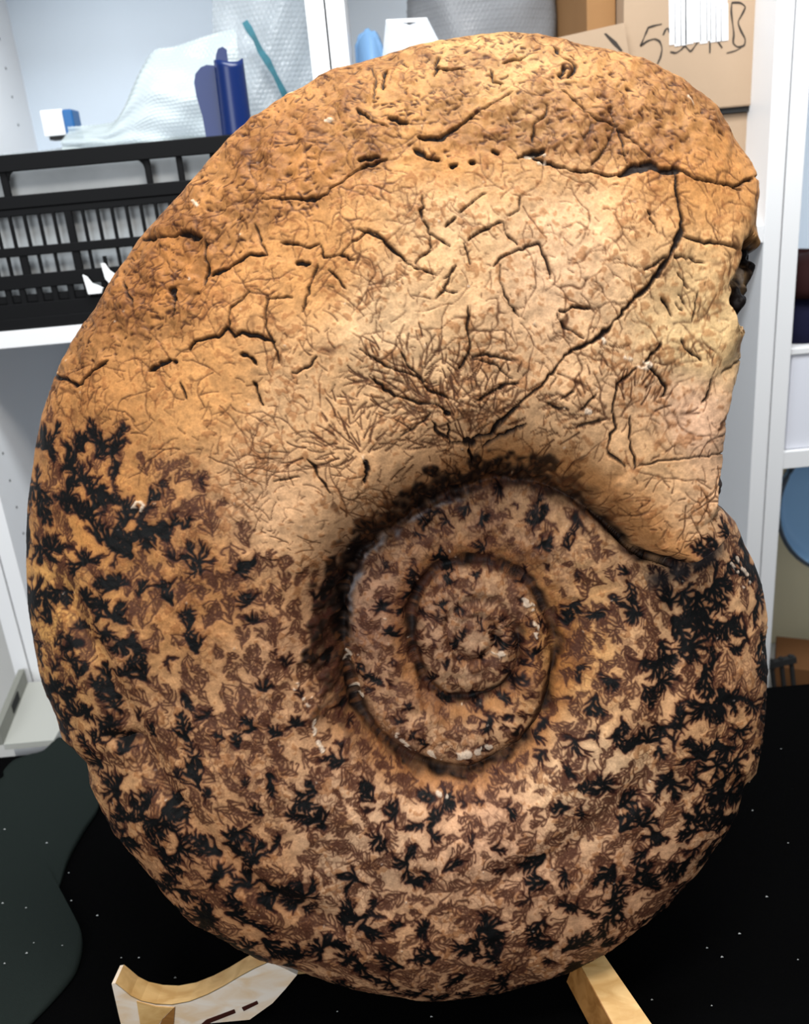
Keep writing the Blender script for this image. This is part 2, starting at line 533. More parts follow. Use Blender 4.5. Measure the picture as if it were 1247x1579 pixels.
cq = tuple(at_relief([C0], 100)[0])
gq_ = at_relief(GROOVE, np.interp(np.arange(len(GROOVE)), [0, 2, 5, 9, 16, 24, 44], [104, 92, 70, 70, 88, 84, 90]))
aq_ = at_relief(APERTURE, [104, 112, 112, 90])
form = Form(OUTLINE, gq_, aq_, cq)
shift = np.zeros((len(OUTLINE), 2))
oa_, or_ = polar(OUTLINE, C0)
broken = smoothstep(26, 31, np.degrees(oa_)) * (1 - smoothstep(54.5, 62, np.degrees(oa_)))   # rim of the broken aperture stands high
oy_ = np.array([p[1] for p in OUTLINE], float)
rock = smoothstep(352, 384, oy_) * (1 - smoothstep(430, 462, oy_))
OL = at_relief(OUTLINE, 28 + (84 - 42 * rock) * broken)
form = Form(OL, gq_, aq_, cq)
for it in range(9):                    # fit the rim to the measured silhouette
    A, S = np.meshgrid(np.linspace(0, 2 * np.pi, 720, endpoint=False), np.linspace(0.45, 1, 70))
    X, _ = base_point(form, A, S * form.R(A))
    px, py = proj(X)
    sa = np.mod(np.arctan2(C0[1] - py, px - C0[0]), 2 * np.pi)
    sr = np.hypot(px - C0[0], py - C0[1])
    bins = np.zeros(240)
    np.maximum.at(bins, (sa / (2 * np.pi) * 240).astype(int).ravel() % 240, sr.ravel())
    bc = (np.arange(240) + 0.5) / 240 * 2 * np.pi
    have = np.interp(np.mod(oa_, 2 * np.pi), np.r_[bc - 2 * np.pi, bc, bc + 2 * np.pi], np.tile(bins, 3))
    err = or_ - have
    d = np.clip(0.6 * err, -30, 30) * (1 - broken)
    shift += np.stack([d * np.cos(oa_), -d * np.sin(oa_)], 1)
    shift += ((0.25 * np.roll(shift, 1, 0) + 0.25 * np.roll(shift, -1, 0) - 0.5 * shift) * (1 - broken)[:, None])
    form = Form(OL + shift, gq_, aq_, cq)
print('CENTRE', form.c, 'edge err', np.abs(err).mean(), np.round(err[np.abs(err) > 8]))

# ---- the surface maps: pigment and relief, in map units
MW, MH = 1260, 1640


class Ink:
    def __init__(s):
        s.p = []

    def line(s, x, y, r, v):
        s.p.append(np.stack([x, y, np.broadcast_to(r, x.shape), np.broadcast_to(v, x.shape)]).astype(np.float32))

    def render(s, soft=1.0):
        out = np.zeros(MW * MH, np.float32)
        if not s.p:
            return out.reshape(MH, MW)
        x, y, r, v = np.concatenate(s.p, 1)
        cls = np.ceil(r).astype(int)
        for k in np.unique(cls):
            m = cls == k
            X, Y, Rr, V = x[m], y[m], r[m], v[m]
            ix, iy = np.rint(X).astype(int), np.rint(Y).astype(int)
            n = k + 1
            for dy in range(-n, n + 1):
                for dx in range(-n, n + 1):
                    qx, qy = ix + dx, iy + dy
                    d = np.hypot(qx - X, qy - Y)
                    val = V * np.clip((Rr - d) / soft + 0.5, 0, 1)
                    ok = (val > 0.02) & (qx >= 0) & (qx < MW) & (qy >= 0) & (qy < MH)
                    np.maximum.at(out, qy[ok] * MW + qx[ok], val[ok])
        return out.reshape(MH, MW)


def densify(pts, step=0.9, jit=0.0, seed=0):
    p = np.array(pts, float)
    d = np.r_[0, np.cumsum(np.hypot(*np.diff(p, axis=0).T))]
    n = max(2, int(d[-1] / step))
    t = np.linspace(0, d[-1], n)
    x, y = np.interp(t, d, p[:, 0]), np.interp(t, d, p[:, 1])
    if jit:
        r = np.random.default_rng(seed)
        m = max(2, int(d[-1] / 7) + 2)
        x = x + np.interp(t, np.linspace(0, d[-1], m), r.normal(0, jit, m))
        y = y + np.interp(t, np.linspace(0, d[-1], m), r.normal(0, jit, m))
    return x, y, t / max(d[-1], 1e-6)


def Q(pts):                            # photograph measure -> map
    return unproject(form, pts)


def in_poly(px, py, poly):
    poly = np.array(poly, float)
    res = np.zeros(px.shape, bool)
    j = len(poly) - 1
    for i in range(len(poly)):
        xi, yi, xj, yj = *poly[i], *poly[j]
        c = ((yi > py) != (yj > py)) & (px < (xj - xi) * (py - yi) / (yj - yi + 1e-9) + xi)
        res ^= c
        j = i
    return res


def blur(img, n):
    k = np.ones(2 * n + 1, np.float32) / (2 * n + 1)
    for _ in range(2):
        c = np.cumsum(np.pad(img, ((0, 0), (n + 1, n)), mode='edge'), 1)
        img = (c[:, 2 * n + 1:] - c[:, :-(2 * n + 1)]) / (2 * n + 1)
        c = np.cumsum(np.pad(img, ((n + 1, n), (0, 0)), mode='edge'), 0)
        img = (c[2 * n + 1:] - c[:-(2 * n + 1)]) / (2 * n + 1)
    return img


GY, GX = np.mgrid[0:MH, 0:MW].astype(np.float32)
N = {c: smooth_noise(MH, MW, c, 100 + c) for c in (3, 5, 8, 14, 26, 50, 100)}
WX, WY = GX + 7 * N[26] + 3 * N[8], GY + 7 * smooth_noise(MH, MW, 26, 9) + 3 * smooth_noise(MH, MW, 8, 19)

# where the sutures show: the worn lower and left whorl, the inner whorls
EDGE = Q([(70, 640), (110, 650), (150, 665), (200, 690), (240, 700), (290, 715), (330, 740), (345, 790), (370, 830), (415, 850), (450, 880), (490, 890), (525, 905)])
gq = np.stack([form.c[0] + form.G(np.linspace(0, 2 * np.pi * 0.44, 60)) * np.cos(form.a0 + np.linspace(0, 2 * np.pi * 0.44, 60)),
               form.c[1] - form.G(np.linspace(0, 2 * np.pi * 0.44, 60)) * np.sin(form.a0 + np.linspace(0, 2 * np.pi * 0.44, 60))], 1)[::-1]
apq = aq_
ZONE = [(-300, EDGE[0][1])] + [tuple(p) for p in EDGE] + [tuple(p) for p in gq] + [tuple(p) for p in apq] + [(apq[-1][0] + 6, apq[-1][1] - 6), (1500, 800), (1500, 2000), (-300, 2000)]
zone = in_poly(WX, WY, ZONE).astype(np.float32)
zsoft = blur(zone, 14)


def zone_at(x, y):
    return sample(zsoft, np.array([x], float), np.array([y], float))[0]


black, brown = Ink(), Ink()
r_ = random.Random(5)


def blade(ink, x, y, th, L, r0, bend, v):       # a lobe that swells and comes to a point
    n = max(3, int(L / 0.9))
    t = np.linspace(0, 1, n)
    a = th + bend * t
    X = x + np.cumsum(np.cos(a)) * L / n
    Y = y - np.cumsum(np.sin(a)) * L / n
    ink.line(X, Y, np.maximum(r0 * (0.55 + 0.8 * t) * (1 - t ** 2.2) + 0.5, 0.75), v)
    return X, Y, a, t


def branch(ink, x, y, th, L, r0, r1, bend, v):
    n = max(3, int(L / 0.9))
    t = np.linspace(0, 1, n)
    a = th + bend * t
    X = x + np.cumsum(np.cos(a)) * L / n
    Y = y - np.cumsum(np.sin(a)) * L / n
    R = r0 + (r1 - r0) * t
    R[-max(1, n // 4):] *= 1.18
    ink.line(X, Y, R, v)
    return X, Y, a, t


def burst(x, y, th, L, v, ink, fat=1.0):  # lobes spreading from one heart
    n = r_.randint(6, 11)
    for k in range(n):
        a = th + (k / (n - 1) - 0.5) * r_.uniform(2.6, 4.4) + r_.uniform(-0.15, 0.15)
        l = L * r_.uniform(0.4, 0.75)
        bx, by, ba, bt = blade(ink, x + 2.5 * math.cos(a), y - 2.5 * math.sin(a), a, l, fat * (1.0 + 0.04 * l), r_.uniform(-0.5, 0.5), v)
        for q in range(int(l / 6)):
            j = min(len(bt) - 1, int(len(bt) * r_.uniform(0.3, 0.85)))
            s2 = r_.choice((-1, 1))
            blade(ink, bx[j], by[j], ba[j] + s2 * r_.uniform(0.5, 1.0), r_.uniform(4, 4 + 0.4 * l), 1.1 * fat, -s2 * 0.4, v)
    ink.line(np.array([x, x + 1.0]), np.array([y, y + 1.0]), np.full(2, 1.4 + 0.05 * L), np.full(2, v))


def frond(x, y, th, L, v, ink, fat=1.0):
    if ink is black and r_.random() < 0.45:
        return burst(x, y, th, L * 0.9, v, ink, fat)
    bend = r_.uniform(-0.8, 0.8)
    solid = ink is black
    X, Y, a, t = branch(ink, x, y, th, L, fat * (1.2 + 0.06 * L if solid else 1.2), 1.1, bend, v)
    n = len(t)
    side = 1
    pos = 0.03
    while pos < 0.97:
        i = min(n - 1, int(pos * n))
        l = L * 0.5 * (1 - pos) ** 0.7 * r_.uniform(0.6, 1.2) + 4
        ang = a[i] + side * r_.uniform(0.6, 1.1)
        b = -side * r_.uniform(0.1, 0.9)
        if solid:
            bx, by, ba, bt = blade(ink, X[i], Y[i], ang, l, fat * (1.0 + 0.05 * l), b, v)
            if l > 10:
                for k in range(int(l / 7)):
                    j = min(len(bt) - 1, int(len(bt) * r_.uniform(0.2, 0.85)))
                    s2 = r_.choice((-1, 1))
                    blade(ink, bx[j], by[j], ba[j] + s2 * r_.uniform(0.5, 0.95), r_.uniform(4, 5 + 0.4 * l), 1.25 * fat, -s2 * 0.4, v)
            pos += r_.uniform(3.6, 5.6) / L
        else:                          # feather of fine hooked lines
            bx, by, ba, bt = branch(ink, X[i], Y[i], ang, l, 1.05, 0.95, b, v)
            if r_.random() < 0.7:
                branch(ink, bx[-1], by[-1], ba[-1] - side * 1.3, r_.uniform(3, 5), 1.15, 1.0, -side * 1.6, v)
            pos += r_.uniform(2.3, 3.4) / L
        side = -side


occ = np.zeros((MH // 6 + 2, MW // 6 + 2), bool)


def room_for(x, y, th, L, k):          # keep the fronds apart
    cx, cy = (x + 0.45 * L * math.cos(th)) / 6, (y - 0.45 * L * math.sin(th)) / 6
    i, j = int(cy), int(cx)
    if not (0 <= i < occ.shape[0] and 0 <= j < occ.shape[1]) or occ[i, j]:
        return False
    q = max(1, int(k * L / 6))
    occ[max(0, i - q):i + q + 1, max(0, j - q):j + q + 1] = True
    return True


def spiral_dir(x, y):                  # along the whorl, towards the aperture
    return math.atan2(form.c[1] - y, x - form.c[0]) + math.pi / 2 + 0.2


# suture rows across the whorl, each a chain of fronds pointing to both sides
for k in range(46):
    ph = -math.pi * 1.22 + k * (math.pi * 1.4) / 45 + r_.uniform(-0.02, 0.02)
    R = float(form.R(np.array([ph]))[0])
    g = float(form.G(np.mod(np.array([ph]) - form.a0, 2 * np.pi))[0])
    m = max(7, int((R - g) / 21))
    for j in range(m):
        t = (j + 0.5 + r_.uniform(-0.25, 0.25)) / m
        rr = g + 10 + (R - g - 12) * t
        aa = ph + 0.035 * math.sin(t * 11 + k * 0.4) + r_.uniform(-0.012, 0.012)
        x, y = form.c[0] + rr * math.cos(aa), form.c[1] - rr * math.sin(aa)
        if zone_at(x, y) < 0.45 + 0.1 * r_.random():
            continue
        sgn = -1 if r_.random() < 0.72 else 1
        th = spiral_dir(x, y) + (math.pi if sgn < 0 else 0) + r_.uniform(-0.6, 0.6)
        big = 0.55 + 0.75 * t
        L = r_.uniform(19, 52) * big
        dark = r_.random() < 0.3 + 0.4 * smoothstep(0.3, 0.75, t)
        if not room_for(x, y, th, L, 0.32 if dark else 0.40):
            continue
        frond(x, y, th, L, r_.uniform(0.85, 1.0), black if dark else brown, 1.0 if dark else 1.15)
# scattered fillers
for k in range(3000):
    x, y = r_.uniform(30, 1190), r_.uniform(600, 1560)
    if zone_at(x, y) < 0.6:
        continue
    a = math.atan2(form.c[1] - y, x - form.c[0])
    rr = math.hypot(x - form.c[0], y - form.c[1])
    g = float(form.G(np.array([(a - form.a0) % (2 * math.pi)]))[0])
    t = (rr - g) / (float(form.R(np.array([a]))[0]) - g)
    if t > 1 or t < 0.03:
        continue
    th = spiral_dir(x, y) + math.pi + r_.uniform(-0.9, 0.9)
    dark = r_.random() < 0.16 + 0.3 * smoothstep(0.35, 0.8, t)
    L = r_.uniform(12, 32) * (0.6 + 0.5 * t)
    if room_for(x, y, th, L, 0.36 if dark else 0.42):
        frond(x, y, th, L, r_.uniform(0.75, 1), black if dark else brown, 0.95)
# inner whorls: small crowded fronds
for k in range(520):
    a = r_.uniform(0, 2 * math.pi)
    ph = (a - form.a0) % (2 * math.pi)
    g0 = float(form.G(np.array([ph]))[0])
    rr = g0 * math.sqrt(r_.random()) * 0.95
    x, y = form.c[0] + rr * math.cos(a), form.c[1] - rr * math.sin(a)
    th = a + math.pi / 2 + r_.choice((0, math.pi)) + r_.uniform(-0.8, 0.8)
    L = r_.uniform(10, 24)
    if room_for(x, y, th, L, 0.24):
        frond(x, y, th, L, r_.uniform(0.7, 1), black if r_.random() < 0.38 else brown, 0.85)

# cracks in the shell, traced where the photograph shows them: (width, points)
CR = [
 (3.2,[(1040,262),(1042,300),(1050,330),(1052,360),(1040,382)]),(4.8,[(1050,350),(1035,392),(1020,412),(1005,435),(979,461)]),(3.6,[(979,461),(947,496),(924,522),(902,531),(879,541)]),(2.6,[(879,541),(863,560),(841,589),(812,613),(793,634),(770,660)]),
 (3,[(798,239),(814,235),(850,251),(881,261),(909,263),(933,269),(957,271)]),(8,[(955,270),(973,262),(1001,254)]),(6,[(1001,256),(1021,267),(1045,263)]),(2.6,[(1045,263),(1069,279),(1109,285),(1140,295)]),(5,[(1128,291),(1156,301)]),(9,[(985,262),(1003,253)]),
 (1.8,[(949,195),(937,223),(913,255)]),(2,[(949,195),(913,183),(881,155),(866,139)]),(2,[(949,195),(959,223),(967,251)]),(1.3,[(949,195),(993,235),(1005,247)]),(1.2,[(949,195),(941,163)]),(1.4,[(913,190),(900,215),(897,205)]),
 (2.4,[(1049,363),(1077,375),(1109,377),(1140,387)]),(2.2,[(1037,397),(1060,399),(1085,406)]),(2,[(993,418),(1010,405),(1025,395)]),(1.6,[(1045,422),(1055,434),(1061,444)]),(2.6,[(1021,460),(1029,472),(1037,486)]),(1.8,[(997,327),(1013,359)]),(1.6,[(1049,452),(1058,466)]),(1.6,[(1043,470),(1054,480)]),(1.6,[(1075,452),(1074,475),(1068,495)]),
 (2.8,[(862,480),(886,473),(908,475)]),(1.8,[(862,483),(867,503),(889,515),(898,524)]),
 (2.4,[(1019,530),(1008,545),(995,560)]),(3.2,[(1001,565),(1017,580),(1027,599),(1025,612)]),(2,[(982,570),(953,592),(947,618),(945,637)]),(2,[(1049,522),(1059,538),(1082,556)]),(2.2,[(1098,583),(1093,608),(1083,618)]),(2.2,[(945,637),(950,663),(937,679),(939,701),(963,718)]),(2,[(972,644),(972,689),(980,721)]),(2,[(934,647),(908,652),(889,660)]),(1.6,[(886,604),(863,615)]),(1.8,[(921,608),(895,632)]),(2.4,[(844,626),(876,631)]),(1.6,[(1108,575),(1125,580),(1130,590)]),(1.3,[(985,717),(1037,708),(1107,711)]),
 (4.5,[(219,367),(238,365)]),(5.5,[(277,361),(295,363),(312,367)]),(2.5,[(238,365),(277,361)]),(4,[(316,372),(319,418),(312,440)]),(4,[(325,425),(354,412)]),(3,[(354,412),(386,393),(412,393)]),(2.4,[(434,374),(473,380),(492,377)]),(2.4,[(495,377),(501,396),(524,393),(546,374),(566,356),(582,361),(598,380)]),(4,[(457,406),(476,407)]),(2.4,[(524,393),(546,404)]),(1.8,[(412,393),(400,370),(392,345)]),
 (2.4,[(405,306),(450,309),(489,306),(505,297),(553,261),(598,245)]),(4.2,[(553,248),(585,242)]),(3,[(470,310),(488,306)]),
 (3,[(551,171),(567,184)]),(2,[(567,184),(599,197)]),(3.4,[(599,181),(612,189),(628,189)]),(4,[(644,210),(680,213),(699,197),(731,173)]),(1.8,[(731,173),(757,159),(790,140)]),(4.2,[(638,229),(660,242),(676,244)]),(2.4,[(670,117),(675,88)]),(4,[(670,104),(692,107)]),(2.4,[(692,107),(718,107)]),(3,[(853,75),(869,95),(885,107),(872,123)]),(4,[(673,64),(702,66)]),(2.8,[(603,85),(635,75)]),(4,[(590,139),(596,111)]),(1.8,[(572,104),(579,123),(577,159)]),(5,[(808,236),(840,229)]),(4,[(725,245),(731,248)]),(4.4,[(695,253),(703,253)]),(4,[(760,229),(770,233)]),(2.2,[(846,162),(840,178),(824,191),(821,216)]),(2.6,[(800,90),(815,80)]),(3,[(776,93),(800,88)]),(2.2,[(757,105),(760,122),(775,127)]),(3.4,[(862,118),(868,108)]),
 (2,[(651,303),(649,335),(664,361),(692,380)]),(1.6,[(750,293),(708,325)]),(2.4,[(721,370),(744,354),(776,341)]),(1.6,[(776,341),(782,361),(798,377)]),(2,[(760,409),(779,393),(801,383),(830,374),(840,393),(850,428)]),(1.6,[(801,303),(800,322),(785,333)]),(3,[(554,354),(580,362),(606,383),(628,406)]),(1.8,[(628,406),(670,425)]),(1.8,[(638,406),(664,386)]),(1.6,[(705,409),(686,431)]),(2.4,[(686,350),(700,335)]),(1.6,[(664,361),(663,385)]),(1.6,[(716,375),(724,410)]),
 (3.2,[(290,538),(306,525),(335,519),(351,507),(361,519),(374,514),(402,519),(422,528)]),(1.8,[(354,506),(356,477),(386,451)]),(2,[(415,461),(410,503),(422,528),(430,560)]),(4,[(88,580),(104,586),(123,596)]),(3,[(123,596),(143,573),(168,557)]),(4,[(229,570),(258,557)]),(3,[(258,557),(272,556)]),(2.8,[(390,589),(406,625)]),(2,[(279,589),(287,615)]),(2,[(268,461),(266,487)]),(2,[(188,429),(204,467)]),(1.4,[(415,461),(450,458)]),(3,[(370,545),(385,550),(396,560)]),(7,[(262,447),(268,449)]),(4,[(265,455),(267,461)]),
 (6,[(718,682),(728,684)]),(5,[(686,636),(693,640)]),(1.8,[(554,538),(599,567),(644,580),(660,592)]),(2.4,[(573,586),(608,608),(644,621),(673,625),(695,637)]),(1.8,[(618,544),(631,567),(650,583)]),(2.2,[(721,474),(721,515),(724,544),(708,567)]),(2,[(800,557),(753,548),(727,551)]),(2.6,[(734,621),(769,599),(785,592),(800,590)]),(2.2,[(721,682),(695,685),(673,666),(669,650)]),(4.4,[(724,680),(756,673),(772,650),(800,628)]),(3,[(724,689),(727,711)]),(2,[(692,653),(694,679)]),(1.8,[(618,673),(644,657),(665,640)]),(5,[(564,714),(567,726)]),(3,[(565,726),(563,745)]),
 (1.8,[(467,480),(471,464),(480,432),(490,410)]),(2,[(451,575),(474,567),(487,551)]),(2.2,[(509,416),(533,445)]),(2,[(673,461),(685,445),(698,413)]),(1.8,[(772,410),(772,438),(785,467),(800,487)]),(2,[(426,743),(461,737)]),(2,[(474,708),(509,762)]),(1.6,[(685,445),(705,452)]),(2,[(650,583),(660,600),(690,615)]),(1.8,[(727,551),(760,560),(790,585)]),(3.4,[(745,690),(790,665),(812,655)]),
]
crack = Ink()
for i, (w, pts) in enumerate(CR):
    x, y, t = densify(Q(pts), 0.8, 1.1, i)
    wob = 1 + 0.35 * np.interp(t, np.linspace(0, 1, 9), np.random.default_rng(i).normal(0, 1, 9))
    taper = np.clip(np.minimum(t, 1 - t) * 6 + 0.45, 0, 1)
    crack.line(x, y, np.clip(0.62 * w * wob * taper, 0.7, 9), np.full(x.shape, min(1, 0.62 + 0.12 * w)))
# hairlines and worm-like pits, over the shell still in place
hair = Ink()
for k in range(3200):
    x, y = r_.uniform(40, 1190), r_.uniform(40, 900)
    z = zone_at(x, y)
    if z > 0.5 or r_.random() < z:
        continue
    L = r_.choice((6, 8, 10, 14, 18, 26))
    th = r_.uniform(0, math.pi)
    branch(hair, x, y, th, L, r_.uniform(0.6, 1.1), 0.6, r_.uniform(-1.2, 1.2), r_.uniform(0.3, 0.85))
for k in range(240):                   # long meandering hairlines
    x, y = r_.uniform(60, 1180), r_.uniform(60, 860)
    if zone_at(x, y) > 0.4:
        continue
    th = r_.uniform(0, 2 * math.pi)
    for s in range(r_.randint(3, 7)):
        X, Y, a, t = branch(hair, x, y, th, r_.uniform(9, 20), r_.uniform(0.65, 1.15), 0.7, r_.uniform(-0.5, 0.5), r_.uniform(0.45, 0.9))
        x, y, th = X[-1], Y[-1], a[-1] + r_.uniform(-0.6, 0.6)
        if r_.random() < 0.3:
            branch(hair, x, y, th + r_.choice((-1, 1)) * r_.uniform(0.6, 1.2), r_.uniform(8, 22), 0.9, 0.6, 0.3, 0.6)
hub = Q([(721, 682), (689, 637), (640, 600), (760, 640), (950, 650), (560, 700)])
for hx, hy in hub:                     # crazing that runs out from the umbilical shoulder
    for k in range(70):
        a = r_.uniform(0.1, math.pi + 0.5)
        rr = r_.uniform(4, 95)
        branch(hair, hx + rr * math.cos(a), hy - rr * math.sin(a) * 0.8, a + r_.uniform(-0.5, 0.5), r_.uniform(10, 30), 1.35, 0.7, r_.uniform(-0.7, 0.7), r_.uniform(0.6, 1))
pits = Ink()
VENT = Q([(60, 650), (90, 600), (300, 500), (330, 400), (480, 320), (600, 250), (700, 225), (850, 235), (1000, 255), (1175, 300), (1125, 185), (1000, 98), (870, 62), (750, 52), (600, 86), (440, 150), (300, 275), (200, 385), (100, 540)])
vent = blur(in_poly(WX, WY, VENT).astype(np.float32), 8)
for k in range(3800):
    x, y = r_.uniform(40, 1190), r_.uniform(30, 640)
    if r_.random() > sample(vent, np.array([x]), np.array([y]))[0]:
        continue
    branch(pits, x, y, r_.uniform(-0.9, 0.9), r_.uniform(2, 12), r_.uniform(0.8, 2.3), 0.8, r_.uniform(-0.8, 0.8), r_.uniform(0.4, 1))
# pale flakes of shell left on the worn stone
flake = Ink()
FL = [(2.6,[(455,1062),(460,1058)]),(2.6,[(478,1066),(480,1072)]),(3,[(470,1078),(476,1086)]),(2.4,[(484,1112),(486,1130)]),(2.6,[(492,1142),(496,1156)]),(3.4,[(612,1130),(625,1146),(638,1155)]),(4.5,[(664,1160),(676,1168)]),(5,[(700,1165),(722,1161)]),(4,[(735,1158),(756,1149)]),(5,[(808,928),(818,938)]),(3,[(822,950),(830,985)]),(3.6,[(756,1012),(776,1008)]),(3.5,[(548,1058),(556,1076)]),(2.2,[(534,1000),(536,1018)]),(2,[(204,784),(212,772),(220,780),(214,790),(206,782)]),(2,[(225,770),(240,775)]),(2.6,[(1146,878),(1156,884)]),(2.6,[(1150,902),(1160,896)]),(3,[(1138,860),(1146,866)]),(2.4,[(1130,870),(1138,880)]),(3,[(812,238),(838,236)]),(3.2,[(825,247),(840,246)]),(2.4,[(505,192),(512,188)]),(2.4,[(445,150),(452,148)]),(2.4,[(326,240),(331,236)]),(2.2,[(300,310),(305,318)]),(5,[(985,560),(1000,565)]),(2.6,[(930,525),(938,532)]),(2,[(965,550),(985,560)]),(4,[(903,633),(910,636)]),(3,[(1170,370),(1176,380)]),(4,[(1160,405),(1168,412)]),(2.4,[(1085,140),(1096,150)]),(2.2,[(1060,152),(1068,158)]),(3,[(720,686),(714,688)]),(2.4,[(672,1222),(690,1228)]),(2,[(560,700),(562,710)])]
for i, (w, pts) in enumerate(FL):
    x, y, t = densify(Q(pts), 0.8, 1.2, 50 + i)
    flake.line(x, y, w * (0.7 + 0.5 * np.random.default_rng(i).random(len(x))), np.full(x.shape, 0.95))
for k in range(170):
    x, y = r_.uniform(60, 1170), r_.uniform(60, 1500)
    branch(flake, x, y, r_.uniform(0, 3), r_.uniform(1, 4), r_.uniform(0.8, 1.6), 0.8, 0.5, r_.uniform(0.4, 0.9))



def crackle(cell, seed):               # how near a point lies to the edge between two cells
    g = np.random.default_rng(seed)
    ny, nx = int(MH / cell) + 6, int(MW / cell) + 6
    jx, jy = g.random((ny, nx)).astype(np.float32), g.random((ny, nx)).astype(np.float32)
    u = (WX + 9 * N[14]) / cell + 2
    v = (WY + 9 * smooth_noise(MH, MW, 14, seed + 1)) / cell + 2
    iu, iv = np.floor(u).astype(int), np.floor(v).astype(int)
    f1 = np.full(u.shape, 9, np.float32)
    f2 = f1.copy()
    for dy in (-1, 0, 1):
        for dx in (-1, 0, 1):
            a, b = np.clip(iv + dy, 0, ny - 1), np.clip(iu + dx, 0, nx - 1)
            d = np.hypot(b + jx[a, b] - u, a + jy[a, b] - v)
            f2 = np.minimum(f2, np.maximum(f1, d))
            f1 = np.minimum(f1, d)
    return (f2 - f1) * cell


CK = np.clip(1.25 - crackle(46, 61) / 2.6, 0, 1) * smoothstep(0.1, 0.5, N[50] * 0.6 + N[26] * 0.5 + 0.1)
CK = np.maximum(CK, 0.7 * np.clip(1.1 - crackle(21, 62) / 1.7, 0, 1) * smoothstep(0.12, 0.5, N[26] + 0.3 * N[100] + 0.08))
K_, B_ = black.render(), brown.render(1.0)
QX = GX + 3.2 * smooth_noise(MH, MW, 9, 301) + 1.6 * N[5]
QY = GY + 3.2 * smooth_noise(MH, MW, 9, 302) + 1.6 * smooth_noise(MH, MW, 5, 303)
K_, B_ = sample(K_, QX, QY), sample(B_, QX, QY)
C_, H_, I_ = crack.render(1.2), hair.render(), pits.render(1.2)
L_ = flake.render() * smoothstep(-0.35, 0.0, N[5] + 0.5 * N[3])

# ---- pigment: shell colour zones, with some lit and shaded tone in them
ANCH = [(750,80,214,166,104),(600,180,198,144,82),(450,260,182,124,66),(1000,150,196,143,84),(1080,230,184,128,70),(250,420,180,120,62),(700,350,220,178,126),(850,420,222,180,134),(1080,520,224,188,130),(600,500,220,180,130),(450,620,214,168,116),(1060,650,222,178,140),(300,600,198,142,82),(120,650,182,126,70),(150,800,184,126,66),(80,950,196,144,78),(300,900,180,124,70),(420,780,210,165,118),(450,1050,182,138,96),(250,1150,190,142,94),(550,1300,198,158,118),(750,1300,196,152,114),(900,1200,208,170,126),(1000,1000,200,156,110),(880,1000,194,144,84),(1130,1100,194,146,98),(650,1480,186,140,98),(350,1380,176,126,82),(950,1380,188,142,102),(700,800,180,136,94),(580,950,160,122,92),(740,980,176,140,104),(690,230,190,134,74),(480,400,196,140,80),(1000,700,214,168,116)]
an = np.array(ANCH, float)
an[:, 2:] *= (1 + 0.11 * smoothstep(780, 1100, an[:, 1]))[:, None]  # lower zones lightened in the colour, as less light falls there
aq = Q(an[:, :2])
wsum = np.zeros((MH, MW), np.float32)
base = np.zeros((MH, MW, 3), np.float32)
for (x, y), c in zip(aq, an[:, 2:]):
    w = 1.0 / (((WX + 12 * N[50] - x) ** 2 + (WY - y) ** 2) / 60.0 ** 2 + 0.35) ** 1.7
    wsum += w
    base += w[..., None] * (c / 255.0).astype(np.float32)
base /= wsum[..., None]
tone = 0.035 * N[50] + 0.055 * N[14] + 0.075 * N[5] + 0.06 * N[3]
base = base * (1 + tone[..., None]) + 0.02 * N[100][..., None] * np.array([1, 0.6, 0.2], np.float32)


def mixin(img, m, col):
    m = np.clip(m, 0, 1)[..., None]
    return img * (1 - m) + m * np.array(col, np.float32) / 255.0


rad_a = np.arctan2(form.c[1] - GY, GX - form.c[0])
rad_r = np.hypot(GX - form.c[0], GY - form.c[1])
phi_m = np.mod(rad_a - form.a0, 2 * np.pi)
g0m = np.interp(phi_m, form.gphi, form.gr).astype(np.float32)
g1m = np.interp(phi_m + 2 * np.pi, form.gphi, form.gr).astype(np.float32)
Rm = form.R(rad_a).astype(np.float32)
tm = (rad_r - g0m) / (Rm - g0m)
dgm = np.degrees(phi_m)
# rust in the seams, sooty mineral and painted shade on the umbilical wall
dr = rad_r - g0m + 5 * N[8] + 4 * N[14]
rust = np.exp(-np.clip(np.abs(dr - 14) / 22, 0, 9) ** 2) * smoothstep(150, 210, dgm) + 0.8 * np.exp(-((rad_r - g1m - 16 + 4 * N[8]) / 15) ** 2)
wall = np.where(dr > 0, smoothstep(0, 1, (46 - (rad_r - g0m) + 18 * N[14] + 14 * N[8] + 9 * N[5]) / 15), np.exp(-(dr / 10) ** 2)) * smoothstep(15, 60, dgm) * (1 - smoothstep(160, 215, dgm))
rust2 = np.exp(-((dr - 34) / 30) ** 2) * (1 - smoothstep(60, 110, dgm))
base = mixin(base, 0.62 * rust + 0.5 * rust2, (150, 88, 34))
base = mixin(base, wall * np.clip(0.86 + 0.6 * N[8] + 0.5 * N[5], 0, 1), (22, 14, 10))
seam = np.exp(-((dr + 3 * N[14] - 2) / 9) ** 2) * (0.75 + 0.3 * N[5]) + 0.9 * np.exp(-((rad_r - g1m + 2 * N[8]) / 7) ** 2) * (rad_r < g0m) * (0.45 + 0.5 * (1 - smoothstep(250, 330, dgm)))  # dark groove line, partly the shade of the recess put into the colour
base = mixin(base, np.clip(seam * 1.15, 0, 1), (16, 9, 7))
inner = (rad_r < g0m).astype(np.float32)
